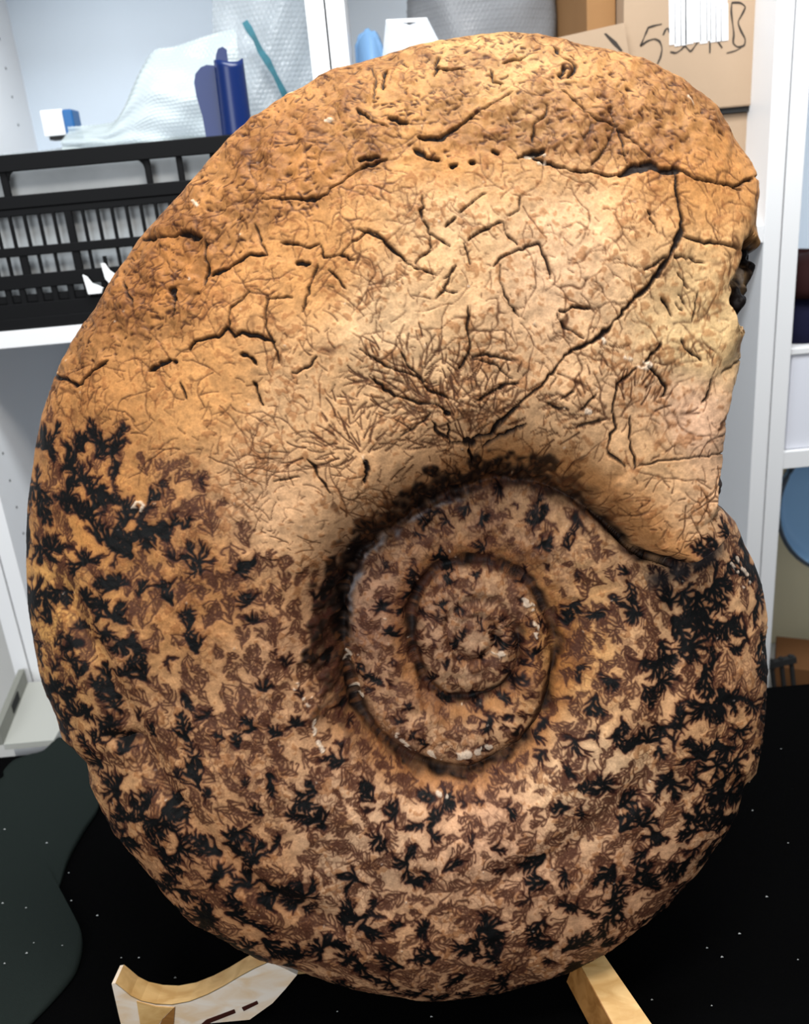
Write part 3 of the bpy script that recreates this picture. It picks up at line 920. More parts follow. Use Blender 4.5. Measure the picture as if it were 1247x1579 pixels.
# brown contour scribble of the worn sutures
sq = 1 - np.abs(smooth_noise(MH, MW, 7, 77) + 0.5 * N[3]) / 0.22
sq2 = 1 - np.abs(smooth_noise(MH, MW, 5, 78)) / 0.25
scr = np.clip(np.maximum(sq, sq2 * 0.8), 0, 1) * np.clip(0.55 + 0.8 * N[26], 0, 1)
zs = np.maximum(zsoft, inner)
base = mixin(base, 0.72 * scr * zs, (74, 42, 26))
smear = np.clip(0.5 * N[26] + 0.6 * N[14], 0, 1)
base = mixin(base, 0.5 * smear * inner, (96, 66, 54))
base = mixin(base, 0.16 * np.clip(N[50] + 0.5 * N[26] - 0.1, 0, 1) * zsoft, (112, 80, 62))
scr_t = np.clip(1 - np.abs(N[14] + 0.4 * N[5]) / 0.1, 0, 1) * np.clip(0.4 + N[26], 0, 1) * (1 - zs)
base = mixin(base, 0.42 * scr_t, (126, 78, 38))
fleck = np.clip((N[5] + 0.7 * N[3] + 0.5 * N[26] - 0.42) * 3, 0, 1)
base = mixin(base, 0.5 * fleck, (128, 78, 40))
vent_d = np.clip(0.25 + 0.7 * N[26] + 0.5 * N[8], 0, 1) * vent
base = mixin(base, 0.5 * vent_d, (128, 82, 42))
base *= (1 - 0.09 * vent)[..., None]
# fronds: brown ones with a dark rim, black ones solid
base = mixin(base, np.clip(blur(B_, 4) * 0.5, 0, 0.28), (134, 92, 60))
base = mixin(base, np.clip(B_ * 1.1, 0, 1) * 0.85, (66, 36, 24))
kk = np.clip(K_ * 1.2, 0, 1)
base = mixin(base, np.clip(blur(K_, 3) * 0.9, 0, 0.6), (92, 54, 34))
heart = smoothstep(0.22, 0.62, blur(K_, 4) + 0.12 * N[26])[..., None]
kcol = (np.array([58, 28, 18], np.float32) * (1 - heart) + np.array([10, 6, 9], np.float32) * heart) / 255
base = base * (1 - kk[..., None]) + kk[..., None] * kcol
base = mixin(base, CK * 0.75 * (1 - zs), (66, 36, 18))
base = mixin(base, np.clip(I_, 0, 1) * 0.9, (44, 20, 10))
base = mixin(base, np.clip(H_, 0, 1) * 0.9, (58, 30, 15))
halo = np.clip(blur(C_, 3) * 1.6, 0, 1)
base = mixin(base, halo * 0.35, (120, 70, 30))
base = mixin(base, C_ * 0.95, (22, 13, 10))
greyrim = np.exp(-((dr + 8 + 3 * N[14]) / 5) ** 2) * smoothstep(60, 85, dgm) * (1 - smoothstep(140, 165, dgm)) * np.clip(0.5 + N[5] + 0.6 * N[14], 0, 1)
base = mixin(base, greyrim * 0.7, (150, 150, 150))
base = mixin(base, L_ * 0.85, (226, 206, 176))
# the broken rock of the aperture
BRK = at_relief([(1176, 352), (1152, 370), (1148, 402), (1132, 438), (1128, 470), (1140, 500), (1152, 505), (1260, 480), (1300, 380), (1200, 356)], 168)
BRK2 = at_relief([(1142, 575), (1134, 600), (1120, 640), (1113, 690), (1111, 730), (1104, 775), (1130, 790), (1190, 735), (1180, 690), (1200, 590)], 160)
brk = blur((in_poly(WX, WY, BRK)).astype(np.float32), 2)
brk2 = blur((in_poly(WX, WY, BRK2)).astype(np.float32), 1)
base = mixin(base, brk * np.clip(0.75 + 1.3 * N[14] + 0.6 * N[5], 0, 1), (20, 13, 10))
base = mixin(base, brk * np.clip(2.2 * (N[14] * -1 - 0.35) + 0.5 * N[5], 0, 1), (224, 200, 170))
base = mixin(base, brk2 * np.clip(0.85 + 0.8 * N[8], 0, 1), (46, 28, 16))
lip_shade = np.exp(-((rad_a - np.interp(rad_r, form.apr, form.apa) + 0.035) / 0.045) ** 2) * ((rad_r > 250) & (rad_r < 420))  # shade below the aperture edge, painted on the older whorl
base = mixin(base, lip_shade * (0.75 + 0.4 * N[8]), (58, 50, 46))
base = np.clip(base, 0.01, 0.98)

# ---- relief (map units)
ribs = np.zeros((MH, MW), np.float32)
FUR = Q([(95, 900), (150, 1010), (190, 1100), (240, 1200), (320, 1300), (410, 1385), (520, 1430)])
fur = Ink()
x, y, t = densify(FUR, 1.5)
fur.line(x, y, np.full(x.shape, 4.0), np.full(x.shape, 1.0))
fur = np.clip(blur(fur.render(3), 13) * 4, 0, 1)
FUR2 = Q([(1040, 880), (1035, 1000), (1020, 1120), (985, 1230), (880, 1310), (760, 1370)])
fur2 = Ink()
x, y, t = densify(FUR2, 1.5)
fur2.line(x, y, np.full(x.shape, 4.0), np.full(x.shape, 1.0))
fur2 = np.clip(blur(fur2.render(3), 13) * 4, 0, 1)
disp = 5.5 * N[100] + 2.6 * N[50] + 1.3 * N[26] + 0.9 * N[14] + 0.55 * N[8] + 0.35 * N[5] + 0.2 * N[3]
disp += -9 * fur - 5 * fur2
disp += -1.0 * CK * (1 - zs) - 5.5 * C_ - 1.6 * H_ - 1.8 * I_ + 1.3 * L_ - 0.7 * kk - 0.5 * B_
disp += vent * (1.5 * N[14] + 1.2 * N[8] + 0.8 * N[5]) + inner * (1.9 * N[14] + 1.3 * N[8] + 0.5 * N[5]) - 5.0 * np.clip(seam, 0, 1)
plate = Q([(205, 375), (240, 362), (312, 366), (320, 430), (300, 470), (240, 470), (180, 430)])
disp += -5 * blur(in_poly(WX, WY, plate).astype(np.float32), 5)
drop = brk * (58 - 26 * N[14] - 9 * N[8] - 4 * N[5]) + brk2 * (38 - 10 * N[14] - 6 * N[8])
PIT = Q([(190, 1145), (205, 1155)])
disp += -16 * np.exp(-(((GX - PIT[0, 0]) / 26) ** 2 + ((GY - PIT[0, 1]) / 12) ** 2))
disp += wall * (2.5 * N[5] + 3 * N[8])
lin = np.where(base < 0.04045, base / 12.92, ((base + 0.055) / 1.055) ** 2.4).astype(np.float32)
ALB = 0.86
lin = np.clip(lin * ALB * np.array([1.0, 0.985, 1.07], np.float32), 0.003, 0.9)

# ---- mesh: rings about the umbilicus in front, a plainer mirror of it behind
NA, NR, NB = 2350, 560, 36
xs = np.linspace(0.004, 1, NR)
S = 1 - (1 - xs) ** 1.45
ang = np.linspace(0, 2 * np.pi, NA, endpoint=False)
A, SS = np.meshgrid(ang, S)
RR = form.R(A)
# uneven rim: keep the measured outline, add a little tooth
tooth = np.interp(ang, np.linspace(0, 2 * np.pi, 400), np.random.default_rng(3).normal(0, 0.9, 400))
r = SS * (RR + tooth[None, :] * SS ** 8)
w = form.height(A, r)
# soften the steps a little so that no cliff is sharper than the stone
for _ in range(3):
    w[1:-1] = 0.25 * w[:-2] + 0.5 * w[1:-1] + 0.25 * w[2:]
    w = 0.25 * np.roll(w, 1, 1) + 0.5 * w + 0.25 * np.roll(w, -1, 1)
mx = form.c[0] + r * np.cos(A)
my = form.c[1] - r * np.sin(A)
w = np.maximum(w - sample(drop, mx, my), np.minimum(w, 4))
d = sample(disp, mx, my) * np.clip((1 - SS) / 0.03, 0.15, 1)
front = plane_pt(mx, my)
# push detail along the true normal of the form
basep = front + (w * SC)[..., None] * EN
du = np.roll(basep, -1, 1) - np.roll(basep, 1, 1)
dv = np.gradient(basep, axis=0)
nr = np.cross(du, dv)
nr /= np.linalg.norm(nr, axis=2, keepdims=True) + 1e-12
if (nr @ EN).mean() < 0:
    nr = -nr
front = basep + (d * SC)[..., None] * nr
sb = np.linspace(0.985, 0.02, NB)
A2, S2 = np.meshgrid(ang, sb)
hb = 150 * np.sqrt(np.clip(1 - S2 ** 2.6, 0, 1))
rb = S2 * form.R(A2)
back = plane_pt(form.c[0] + rb * np.cos(A2), form.c[1] - rb * np.sin(A2)) - (hb * SC)[..., None] * EN
mx2, my2 = form.c[0] + rb * np.cos(A2), form.c[1] - rb * np.sin(A2)
full = np.concatenate([front, back])
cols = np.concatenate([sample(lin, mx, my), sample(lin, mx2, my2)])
print('FOSSIL min z %.3f  maxY %.3f minY %.3f' % (full[..., 2].min(), full[..., 1].max(), full[..., 1].min()))
low = full.reshape(-1, 3)[full[..., 2].argmin()]
print('lowest', low)

stone = bpy.data.materials.new('fossil_stone')
stone.use_nodes = True
nt = stone.node_tree
bsdf = nt.nodes['Principled BSDF']
at = nt.nodes.new('ShaderNodeAttribute')
at.attribute_name = 'pigment'
tc = nt.nodes.new('ShaderNodeTexCoord')
n1 = nt.nodes.new('ShaderNodeTexNoise')
n1.inputs['Scale'].default_value = 420
n1.inputs['Detail'].default_value = 3
nt.links.new(tc.outputs['Object'], n1.inputs['Vector'])
mr = nt.nodes.new('ShaderNodeMapRange')
mr.inputs[1].default_value, mr.inputs[2].default_value, mr.inputs[3].default_value, mr.inputs[4].default_value = 0.3, 0.7, 0.86, 1.14
nt.links.new(n1.outputs['Fac'], mr.inputs[0])
mu = nt.nodes.new('ShaderNodeMix')
mu.data_type = 'RGBA'
mu.blend_type = 'MULTIPLY'
mu.inputs[0].default_value = 1
nt.links.new(at.outputs['Color'], mu.inputs[6])
nt.links.new(mr.outputs[0], mu.inputs[7])
nt.links.new(mu.outputs[2], bsdf.inputs['Base Color'])
bsdf.inputs['Roughness'].default_value = 0.55
bsdf.inputs['Specular IOR Level'].default_value = 0.12
bp = nt.nodes.new('ShaderNodeBump')
bp.inputs['Strength'].default_value = 0.35
bp.inputs['Distance'].default_value = 0.0008
nt.links.new(n1.outputs['Fac'], bp.inputs['Height'])
nt.links.new(bp.outputs[0], bsdf.inputs['Normal'])

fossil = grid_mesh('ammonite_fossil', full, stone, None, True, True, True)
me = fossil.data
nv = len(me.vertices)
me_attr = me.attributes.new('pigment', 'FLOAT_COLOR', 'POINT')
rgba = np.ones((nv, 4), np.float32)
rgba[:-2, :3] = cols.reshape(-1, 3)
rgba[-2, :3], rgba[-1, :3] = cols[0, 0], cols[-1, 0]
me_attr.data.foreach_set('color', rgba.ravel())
tag(fossil, 'large brown ammonite fossil with coiled whorls and black fern-like sutures, propped upright on a stand', 'fossil')

# ------------------------------------------------------------------ the stand under the fossil
def veneer(name, a, b):
    m = mat(name, a, 0.45, 0.35, 0.25, 45)
    nt = m.node_tree
    bs = nt.nodes['Principled BSDF']
    tc = nt.nodes.new('ShaderNodeTexCoord')
    mp = nt.nodes.new('ShaderNodeMapping')
    mp.inputs['Scale'].default_value = (14, 40, 30)
    mp.inputs['Rotation'].default_value = (0.2, 0.5, 0.6)
    n = nt.nodes.new('ShaderNodeTexNoise')
    n.inputs['Scale'].default_value = 1.4
    n.inputs['Detail'].default_value = 5
    n.inputs['Distortion'].default_value = 0.8
    r = nt.nodes.new('ShaderNodeValToRGB')
    r.color_ramp.elements[0].position, r.color_ramp.elements[1].position = 0.36, 0.62
    r.color_ramp.elements[0].color, r.color_ramp.elements[1].color = (*a, 1), (*b, 1)
    nt.links.new(tc.outputs['Object'], mp.inputs[0])
    nt.links.new(mp.outputs[0], n.inputs['Vector'])
    nt.links.new(n.outputs['Fac'], r.inputs[0])
    nt.links.new(r.outputs[0], bs.inputs['Base Color'])
    return m


MAT['tan'] = veneer('tan_wood', srgb(196, 152, 92), srgb(222, 182, 122))
MAT['tan_dark'] = veneer('brown_wood', srgb(140, 94, 46), srgb(170, 120, 66))
MAT['cream'] = veneer('cream_paint', srgb(226, 196, 160), srgb(236, 222, 206))
MAT['dash'] = mat('dark_brown_ink', srgb(58, 24, 18), 0.6, 0.2)

stand = thing('display_stand', (0.0, 0.82, -0.002), 'pale wooden stand with a curved cream arm and a straight tan leg under the fossil', 'stand')
ARM = [(172, 1517), (178, 1516), (188, 1524), (201, 1535), (217, 1543), (240, 1548), (265, 1549), (292, 1544), (320, 1533), (345, 1520), (368, 1506), (392, 1493), (414, 1483), (440, 1494), (458, 1503), (440, 1525), (420, 1547), (386, 1579), (352, 1608), (330, 1624), (205, 1640), (192, 1600), (184, 1570)]
arm_pts = [aty(x, y, 0.79) for x, y in ARM]
arm_pts = [p if p[2] > -0.002 else np.array([p[0], p[1], -0.002]) for p in arm_pts]
back = (0.004, 0.024, 0.002)
arm = P(stand).plate(arm_pts, back).build('curved_arm', MAT['cream'], stand)
# tan wood on the curved upper edge
edge = arm_pts[1:13]
vs, fs = [], []
for p in edge:
    q = p + np.array(back)
    up = np.array([0, 0, 0.0006])
    vs += [p + up, q + up, q - (0, 0, 0.001), p - (0, 0, 0.001)]
n = len(edge)
for i in range(n - 1):
    for k in range(4):
        fs.append((4 * i + k, 4 * i + (k + 1) % 4, 4 * i + 4 + (k + 1) % 4, 4 * i + 4 + k))
fs += [(3, 2, 1, 0), (4 * n - 4, 4 * n - 3, 4 * n - 2, 4 * n - 1)]
e = P(stand).poly(vs, fs).build('top_edge', MAT['tan'], arm)
e.location = -Vector(arm.location)
e['label'] = 'bare tan wood along the curved upper edge'


def on_arm(pix, name, m, lab=None, proud=0.0012):
    o = P(stand).plate([aty(x, y, 0.79) + (0, -proud, 0) for x, y in pix], (0, proud + 0.0004, 0)).build(name, m, arm)
    if lab:
        o['label'] = lab
    return o


on_arm([(211, 1543), (240, 1551), (268, 1553), (252, 1568), (236, 1590), (222, 1604), (216, 1575)], 'bare_patch', MAT['tan'], 'tan patch where the cream coat is missing')
on_arm([(270, 1552), (266, 1600), (236, 1604), (250, 1572)], 'bare_patch', MAT['tan_dark'], 'darker tan patch beside the first')
on_arm([(310, 1579), (318, 1572), (361, 1556), (363, 1561), (330, 1574), (316, 1580), (300, 1592), (296, 1590)], 'dark_dash', MAT['dash'], 'long dark brown dash')
on_arm([(373, 1553), (396, 1543), (398, 1547), (376, 1558)], 'dark_dash', MAT['dash'], 'short dark brown dash')
A, B_p, C_p, D_p = atz(894, 1488, 0.058), atz(932, 1474, 0.058), atz(1012, 1590, 0.046), atz(950, 1590, 0.046)
C2, D2 = C_p + 0.5 * (C_p - B_p), D_p + 0.5 * (D_p - A)
A2, B2 = A - 0.12 * (D_p - A), B_p - 0.12 * (C_p - B_p)
off = np.array([-0.010, 0.008, -0.046])
leg = P(stand).hexa([A2, B2, C2, D2, A2 + off, B2 + off, C2 + off, D2 + off]).build('straight_leg', MAT['tan'], stand)
# shade on the leg's left side, put into a darker facing
side_v = [A2 + (-0.0004, 0, 0), D2 + (-0.0004, 0, 0), D2 + off + (-0.0004, 0, 0), A2 + off + (-0.0004, 0, 0)]
sf = P(stand).plate(side_v, (0.0012, 0, 0)).build('shaded_side', MAT['tan_dark'], leg)
sf['label'] = 'left side of the leg, its shade put into darker brown'
# low strip under the fossil that joins the two
P(stand).box((-0.19, 0.850, -0.0025), (0.15, 0.872, 0.0), 0.0005).build('joining_strip', MAT['tan'], stand)

# ------------------------------------------------------------------ black crate on the left shelf
MAT['black'] = mat('black_plastic', (0.0035, 0.0035, 0.004), 0.55, 0.12)
CX0, CX1, CYF, CYB, CZ0, CZ1 = -0.765, -0.175, 1.672, 2.05, 0.7395, 1.038
crate = thing('plastic_crate', ((CX0 + CX1) / 2, (CYF + CYB) / 2, CZ0), 'black slatted plastic crate filled with pale packing on the white shelf', 'crate')
TH = 0.007


def bar(a, b, name, ch=0.0016):
    return P(crate).box(a, b, ch).build(name, MAT['black'], crate)


def front(x0, x1, z0, z1, name, th=TH, y=CYF):
    return bar((x0, y, z0), (x1, y + th, z1), name)


front(CX0, CX1, 1.010, CZ1, 'rim', 0.012, CYF - 0.006)           # top rim
front(CX0, CX1, 0.949, 0.971, 'rail', 0.009, CYF - 0.002)
front(CX0, CX1, 0.9365, 0.949, 'rail')
front(CX0, CX1, 0.868, 0.884, 'rail', 0.009, CYF - 0.002)
front(CX0, CX1, 0.811, 0.836, 'rail', 0.009, CYF - 0.002)
front(CX0, CX1, 0.757, 0.786, 'rail', 0.009, CYF - 0.002)
front(CX0, CX1, CZ0, 0.760, 'base_rail', 0.018, CYF - 0.006)
for x in (-0.650, -0.397, -0.340, -0.28, -0.22):                 # uprights of the top row
    front(x - 0.0065 if x < -0.5 else x - 0.005, x + 0.0065 if x < -0.5 else x + 0.006, 0.968, 1.012, 'upright')
x = -0.735                                                       # narrow bars, period 26 mm
k = 0
while x < CX1 - 0.01:
    wide = 0.007 if abs(x + 0.553) < 0.014 else 0.0030
    front(x - wide, x + wide, 0.880, 0.940, 'slat')
    x += 0.0262
for x in (-0.70, -0.676, -0.648, -0.620, -0.590, -0.552, -0.527, -0.476, -0.446, -0.395, -0.368, -0.32, -0.29):
    front(x - (0.0075 if x in (-0.648, -0.552) else 0.0030), x + (0.0075 if x in (-0.648, -0.552) else 0.0030), 0.832, 0.872, 'slat')
front(-0.506, -0.499, 0.832, 0.856, 'slat')
for x in (-0.72, -0.690, -0.664, -0.633, -0.605, -0.575, -0.545, -0.512, -0.48, -0.44, -0.40, -0.36, -0.32, -0.28):
    front(x - 0.0058, x + 0.0058, 0.782, 0.815, 'slat')
front(CX0, CX1, 0.786, 0.800, 'rail', 0.008, CYF + 0.004)
for x in (CX0, CX1 - 0.02):
    front(x, x + 0.02, CZ0, CZ1, 'corner_post', 0.02)
for s, xx in ((0, CX0), (1, CX1 - TH)):
    P(crate).box((xx, CYF + 0.012, CZ0), (xx + TH, CYB, CZ1), 0.002).build('side_wall', MAT['black'], crate)
P(crate).box((CX0, CYB - TH, CZ0), (CX1, CYB, CZ1), 0.002).build('back_wall', MAT['black'], crate)
P(crate).box((CX0 + TH, CYF + 0.012, CZ0), (CX1 - TH, CYB - TH, CZ0 + 0.006)).build('floor_panel', MAT['black'], crate)
# rounded corners of the large top window
for cx, sx in ((-0.6435, 1), (-0.402, -1)):
    arc = [(cx, CYF + 0.001, 1.012)] + [(cx + sx * 0.016 * (1 - math.cos(a)), CYF + 0.001, 1.012 - 0.016 * (1 - math.sin(a))) for a in np.linspace(0, math.pi / 2, 6)]
    P(crate).plate(arc, (0, 0.009, 0)).build('gusset', MAT['black'], crate)

# pale packing in and on the crate
def film(name, col, alpha, rough=0.25):
    m = mat(name, col, rough, 0.5)
    b = m.node_tree.nodes['Principled BSDF']
    b.inputs['Alpha'].default_value = alpha
    return m


MAT['foam'] = mat('grey_white_foam', (0.46, 0.48, 0.49), 0.8, 0.15, 0.3, 70, 0.12, 12)
pk = P(type('o', (), {'location': (0, 0, 0)})())
fo = MB().box((CX0 + 0.014, CYF + 0.022, CZ0 + 0.008), (CX1 - 0.014, CYB - 0.014, 1.020), 0.01).build('packing_foam', MAT['foam'])
tag(fo, 'grey-white packing foam seen through the slots of the black crate', 'packing')


def bubble_sheet(name, fx, nu, nv, bub, amp, m, parent=None):
    """A crumpled sheet of bubble wrap: fx maps (u, v) in 0..1 to a point; bubbles stand proud of it."""
    u, v = np.meshgrid(np.linspace(0, 1, nu), np.linspace(0, 1, nv))
    X = fx(u, v)
    d1 = np.gradient(X, axis=1)
    d2 = np.gradient(X, axis=0)
    n = np.cross(d1, d2)
    n /= np.linalg.norm(n, axis=2, keepdims=True) + 1e-9
    if n[..., 1].mean() > 0:
        n = -n
    bx, by = u * bub[0], v * bub[1]
    bx = bx + 0.5 * (np.floor(by) % 2)
    rr = np.hypot((bx % 1) - 0.5, (by % 1) - 0.5)
    X = X + n * (amp * np.sqrt(np.clip(1 - (rr / 0.46) ** 2, 0, 1)))[..., None]
    o = grid_mesh(name, X, m, parent)
    return o


MAT['wrap'] = film('bubble_wrap', (0.52, 0.56, 0.58), 0.62, 0.2)
MAT['wrap_green'] = film('greenish_bubble_wrap', (0.50, 0.56, 0.56), 0.6, 0.2)
MAT['wrap_grey'] = film('grey_bubble_wrap', (0.19, 0.195, 0.205), 0.97, 0.3)
MAT['clear'] = film('clear_plastic', (0.80, 0.84, 0.90), 0.55, 0.1)
MAT['teal'] = mat('teal_strip', srgb(38, 104, 118), 0.4, 0.4, 0, 60, 0.25, 40)


def wob(u, v, a, s):
    return a * (np.sin(u * 9.1 + s) * np.sin(v * 7.3 + 1.7 * s) + 0.5 * np.sin(u * 21 + 3 * s + v * 5) * np.sin(v * 17 - u * 4 + s))


def flat_top(u, v):                    # sheet lying over the foam, rising to the back
    return np.stack([CX0 + 0.02 + u * (CX1 - CX0 - 0.04), CYF + 0.035 + 0.31 * v, 1.028 + 0.035 * v + wob(u, v, 0.005, 2)], 2)


o = bubble_sheet('bubble_wrap_sheet', flat_top, 150, 90, (50, 30), 0.002, MAT['wrap'])
tag(o, 'pale bubble wrap sheet lying flat over the contents of the black crate', 'bubble wrap')


def heap(u, v):                        # a bag of wrap leaning behind the blue scoop
    x = -0.60 + 0.36 * u
    top = 1.095 + 0.125 * smoothstep(0.24, 0.58, u) + 0.02 * smoothstep(0.6, 0.95, u)
    z = 1.045 + (top - 1.045) * v
    y = 1.85 - 0.05 * np.sin(np.pi * v) * np.sin(np.pi * np.clip(u, 0, 1)) + 0.08 * v + wob(u, v, 0.010, 1)
    return np.stack([x, y, z], 2)


o = bubble_sheet('bubble_wrap_bag', heap, 170, 110, (44, 28), 0.0022, MAT['wrap_green'])
tag(o, 'greenish translucent bubble wrap heaped behind the blue plastic scoop', 'bubble wrap')


def upright(u, v):
    x = -0.33 + 0.24 * u + 0.03 * v
    z = 1.05 + 0.30 * v
    y = 2.05 - 0.05 * np.sin(np.pi * u) + 0.06 * v + wob(u, v, 0.008, 5)
    return np.stack([x, y, z], 2)


wr = bubble_sheet('bubble_wrap_pouch', upright, 110, 120, (24, 30), 0.0022, MAT['wrap'])
tag(wr, 'clear bubble wrap pouch with a teal strip standing beside the white posts', 'bubble wrap')
sp = [aty(x, y, 1.985) for i, (x, y) in enumerate([(377, 33), (384, 45), (394, 62), (401, 78), (412, 94), (424, 116), (434, 136), (446, 160)])]
vs, fs = [], []
for i, p in enumerate(sp):
    tdir = sp[min(i + 1, len(sp) - 1)] - sp[max(i - 1, 0)]
    tdir /= np.linalg.norm(tdir)
    sd = np.cross(tdir, (0, 1, 0)) * (0.0062 + 0.0015 * math.sin(i * 2.1))
    vs += [p - sd, p + sd, p + sd + (0, 0.003, 0), p - sd + (0, 0.003, 0)]
for i in range(len(sp) - 1):
    for k in range(4):
        fs.append((4 * i + k, 4 * i + (k + 1) % 4, 4 * i + 4 + (k + 1) % 4, 4 * i + 4 + k))
fs += [(3, 2, 1, 0), tuple(4 * len(sp) - 4 + k for k in range(4))]
o = MB().poly(vs, fs).build('teal_strip', MAT['teal'], wr)
o['label'] = 'teal strip running down the pouch'

# blue scoop: half pipe with a tab, and a rounded wing on its left
MAT['blue'] = mat('royal_blue_plastic', srgb(2, 30, 84), 0.3, 0.4)
base = aty(340, 212, 1.745)
sc = thing('blue_plastic_holder', tuple(base), 'royal blue plastic holder with a half-pipe and rounded wing standing on the crate', 'holder')
ppx = lambda x, y, Y=1.745: aty(x, y, Y)
# half pipe: left edge, right edge from bottom to top
L0, L1, Rr0, Rr1 = ppx(344, 216), ppx(330, 98), ppx(391, 214), ppx(375, 92)
nu, nv = 17, 14
X = np.zeros((nv, nu, 3))
for j, vv in enumerate(np.linspace(0, 1, nv)):
    a, b = L0 + (L1 - L0) * vv, Rr0 + (Rr1 - Rr0) * vv
    for i, th in enumerate(np.linspace(0, math.pi, nu)):
        X[j, i] = (a + b) / 2 + (a - b) / 2 * math.cos(th) + np.array([0, -0.024 * math.sin(th), 0])
        X[j, i, 2] += 0.004 * vv * math.sin(th * 2 + 0.6)
pipe = grid_mesh('half_pipe', X - np.array(base), MAT['blue'], sc)
mo = pipe.modifiers.new('wall', 'SOLIDIFY')
mo.thickness = 0.0035
tabp = [(331, 104), (333, 84), (336, 75), (343, 72), (349, 76), (351, 92), (352, 104)]
P(sc).plate([ppx(x, y, 1.730) for x, y in tabp], (0, 0.004, 0)).build('tab', MAT['blue'], sc)
wing = [(318, 214), (312, 180), (303, 150), (299, 128), (301, 114), (309, 104), (318, 100), (332, 101), (338, 130), (342, 170), (346, 214)]
P(sc).plate([ppx(x, y, 1.752) for x, y in wing], (0, 0.012, 0)).build('wing', MAT['blue'], sc)

# white carton with a blue end, far back
bx = thing('small_carton', (-0.62, 1.94, 1.075), 'small white carton with a dark blue end at the back of the left shelf', 'box')
P(bx).box((-0.655, 1.945, 1.083), (-0.611, 1.985, 1.131), 0.002).build('body', mat('white_card', (0.8, 0.8, 0.8), 0.5), bx)
P(bx).box((-0.6105, 1.940, 1.075), (-0.590, 1.990, 1.129), 0.003).build('end_cap', mat('blue_card', srgb(14, 84, 140), 0.4), bx)['label'] = 'dark blue end'
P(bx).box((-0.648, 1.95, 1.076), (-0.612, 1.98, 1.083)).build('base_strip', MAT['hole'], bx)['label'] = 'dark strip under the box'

# torn white paper tags on the crate front
for pts, lab in (([(127, 424), (133, 427), (141, 437), (150, 440), (158, 444), (156, 452), (136, 454)], 'torn white paper tag on the crate front, the lower of two'),
                 ([(155, 406), (160, 406), (168, 417), (178, 424), (172, 440), (162, 430)], 'torn white paper tag on the crate front, the upper of two')):
    o = MB().plate([aty(x, y, 1.660) for x, y in pts], (0.001, 0.003, 0)).build('paper_tag', mat('white_paper', (0.85, 0.85, 0.85), 0.7))
    tag(o, lab, 'tag', 'torn white tags on the crate')

# ------------------------------------------------------------------ cartons and wraps behind the fossil's top
MAT['card'] = mat('cardboard', srgb(170, 146, 122), 0.75, 0.15, 0.15, 120, 0.05, 6)
MAT['card_dark'] = mat('brown_cardboard', srgb(146, 108, 70), 0.8, 0.15, 0.15, 120, 0.06, 6)
MAT['marker'] = mat('black_marker', (0.05, 0.04, 0.034), 0.7, 0.1)
MAT['label'] = mat('white_label', (0.85, 0.85, 0.87), 0.5, 0.3)


def carton(x0, x1, y0, y1, z0, z1, label, m, name='cardboard_box'):
    t = thing(name, ((x0 + x1) / 2, (y0 + y1) / 2, z0), label, 'box', 'cardboard boxes on the shelves')
    P(t).box((x0, y0, z0), (x1, y1, z1), 0.003).build('body', m, t)
    return t


lowb = carton(0.412, 0.714, 1.765, 2.15, 0.8065, 1.003, 'lower cardboard box under the marked one, only its right corner showing', MAT['card'])
big = carton(0.468, 0.722, 1.752, 2.14, 1.0125, 1.32, 'large cardboard box with black handwriting and a white patch at top right', MAT['card'])
P(big).box((0.474, 1.757, 1.0035), (0.716, 2.135, 1.0122)).build('gap_shade', MAT['hole'], big)['label'] = 'dark strip for the shade in the gap under the box'  # dark filler standing for the shade between the two boxes
YW = 1.752


def stroke(pix, wpx=3.6):
    pp = np.array(pix, float)
    tt = np.arange(len(pp))
    fine = np.linspace(0, len(pp) - 1, (len(pp) - 1) * 4 + 1)
    sm = pp.copy()
    sm[1:-1] = 0.2 * pp[:-2] + 0.6 * pp[1:-1] + 0.2 * pp[2:]
    xx, yy = np.interp(fine, tt, sm[:, 0]), np.interp(fine, tt, sm[:, 1])
    xx[1:-1] = (xx[:-2] + xx[1:-1] + xx[2:]) / 3
    yy[1:-1] = (yy[:-2] + yy[1:-1] + yy[2:]) / 3
    pts = [aty(x, y, YW) for x, y in zip(xx, yy)]
    b = P(big)
    w = wpx * 0.00044
    vs, fs = [], []
    for i, p in enumerate(pts):
        tdir = pts[min(i + 1, len(pts) - 1)] - pts[max(i - 1, 0)]
        tdir /= np.linalg.norm(tdir)
        sd = np.cross(tdir, (0, 1, 0)) * w * (0.85 + 0.25 * math.sin(i * 0.7))
        vs += [p - sd - (0, 0.0008, 0), p + sd - (0, 0.0008, 0), p + sd + (0, 0.0004, 0), p - sd + (0, 0.0004, 0)]
    for i in range(len(pts) - 1):
        for k in range(4):
            fs.append((4 * i + k, 4 * i + (k + 1) % 4, 4 * i + 4 + (k + 1) % 4, 4 * i + 4 + k))
    fs += [(3, 2, 1, 0), tuple(4 * len(pts) - 4 + k for k in range(4))]
    return b.poly(vs, fs).build('handwriting', MAT['marker'], big)


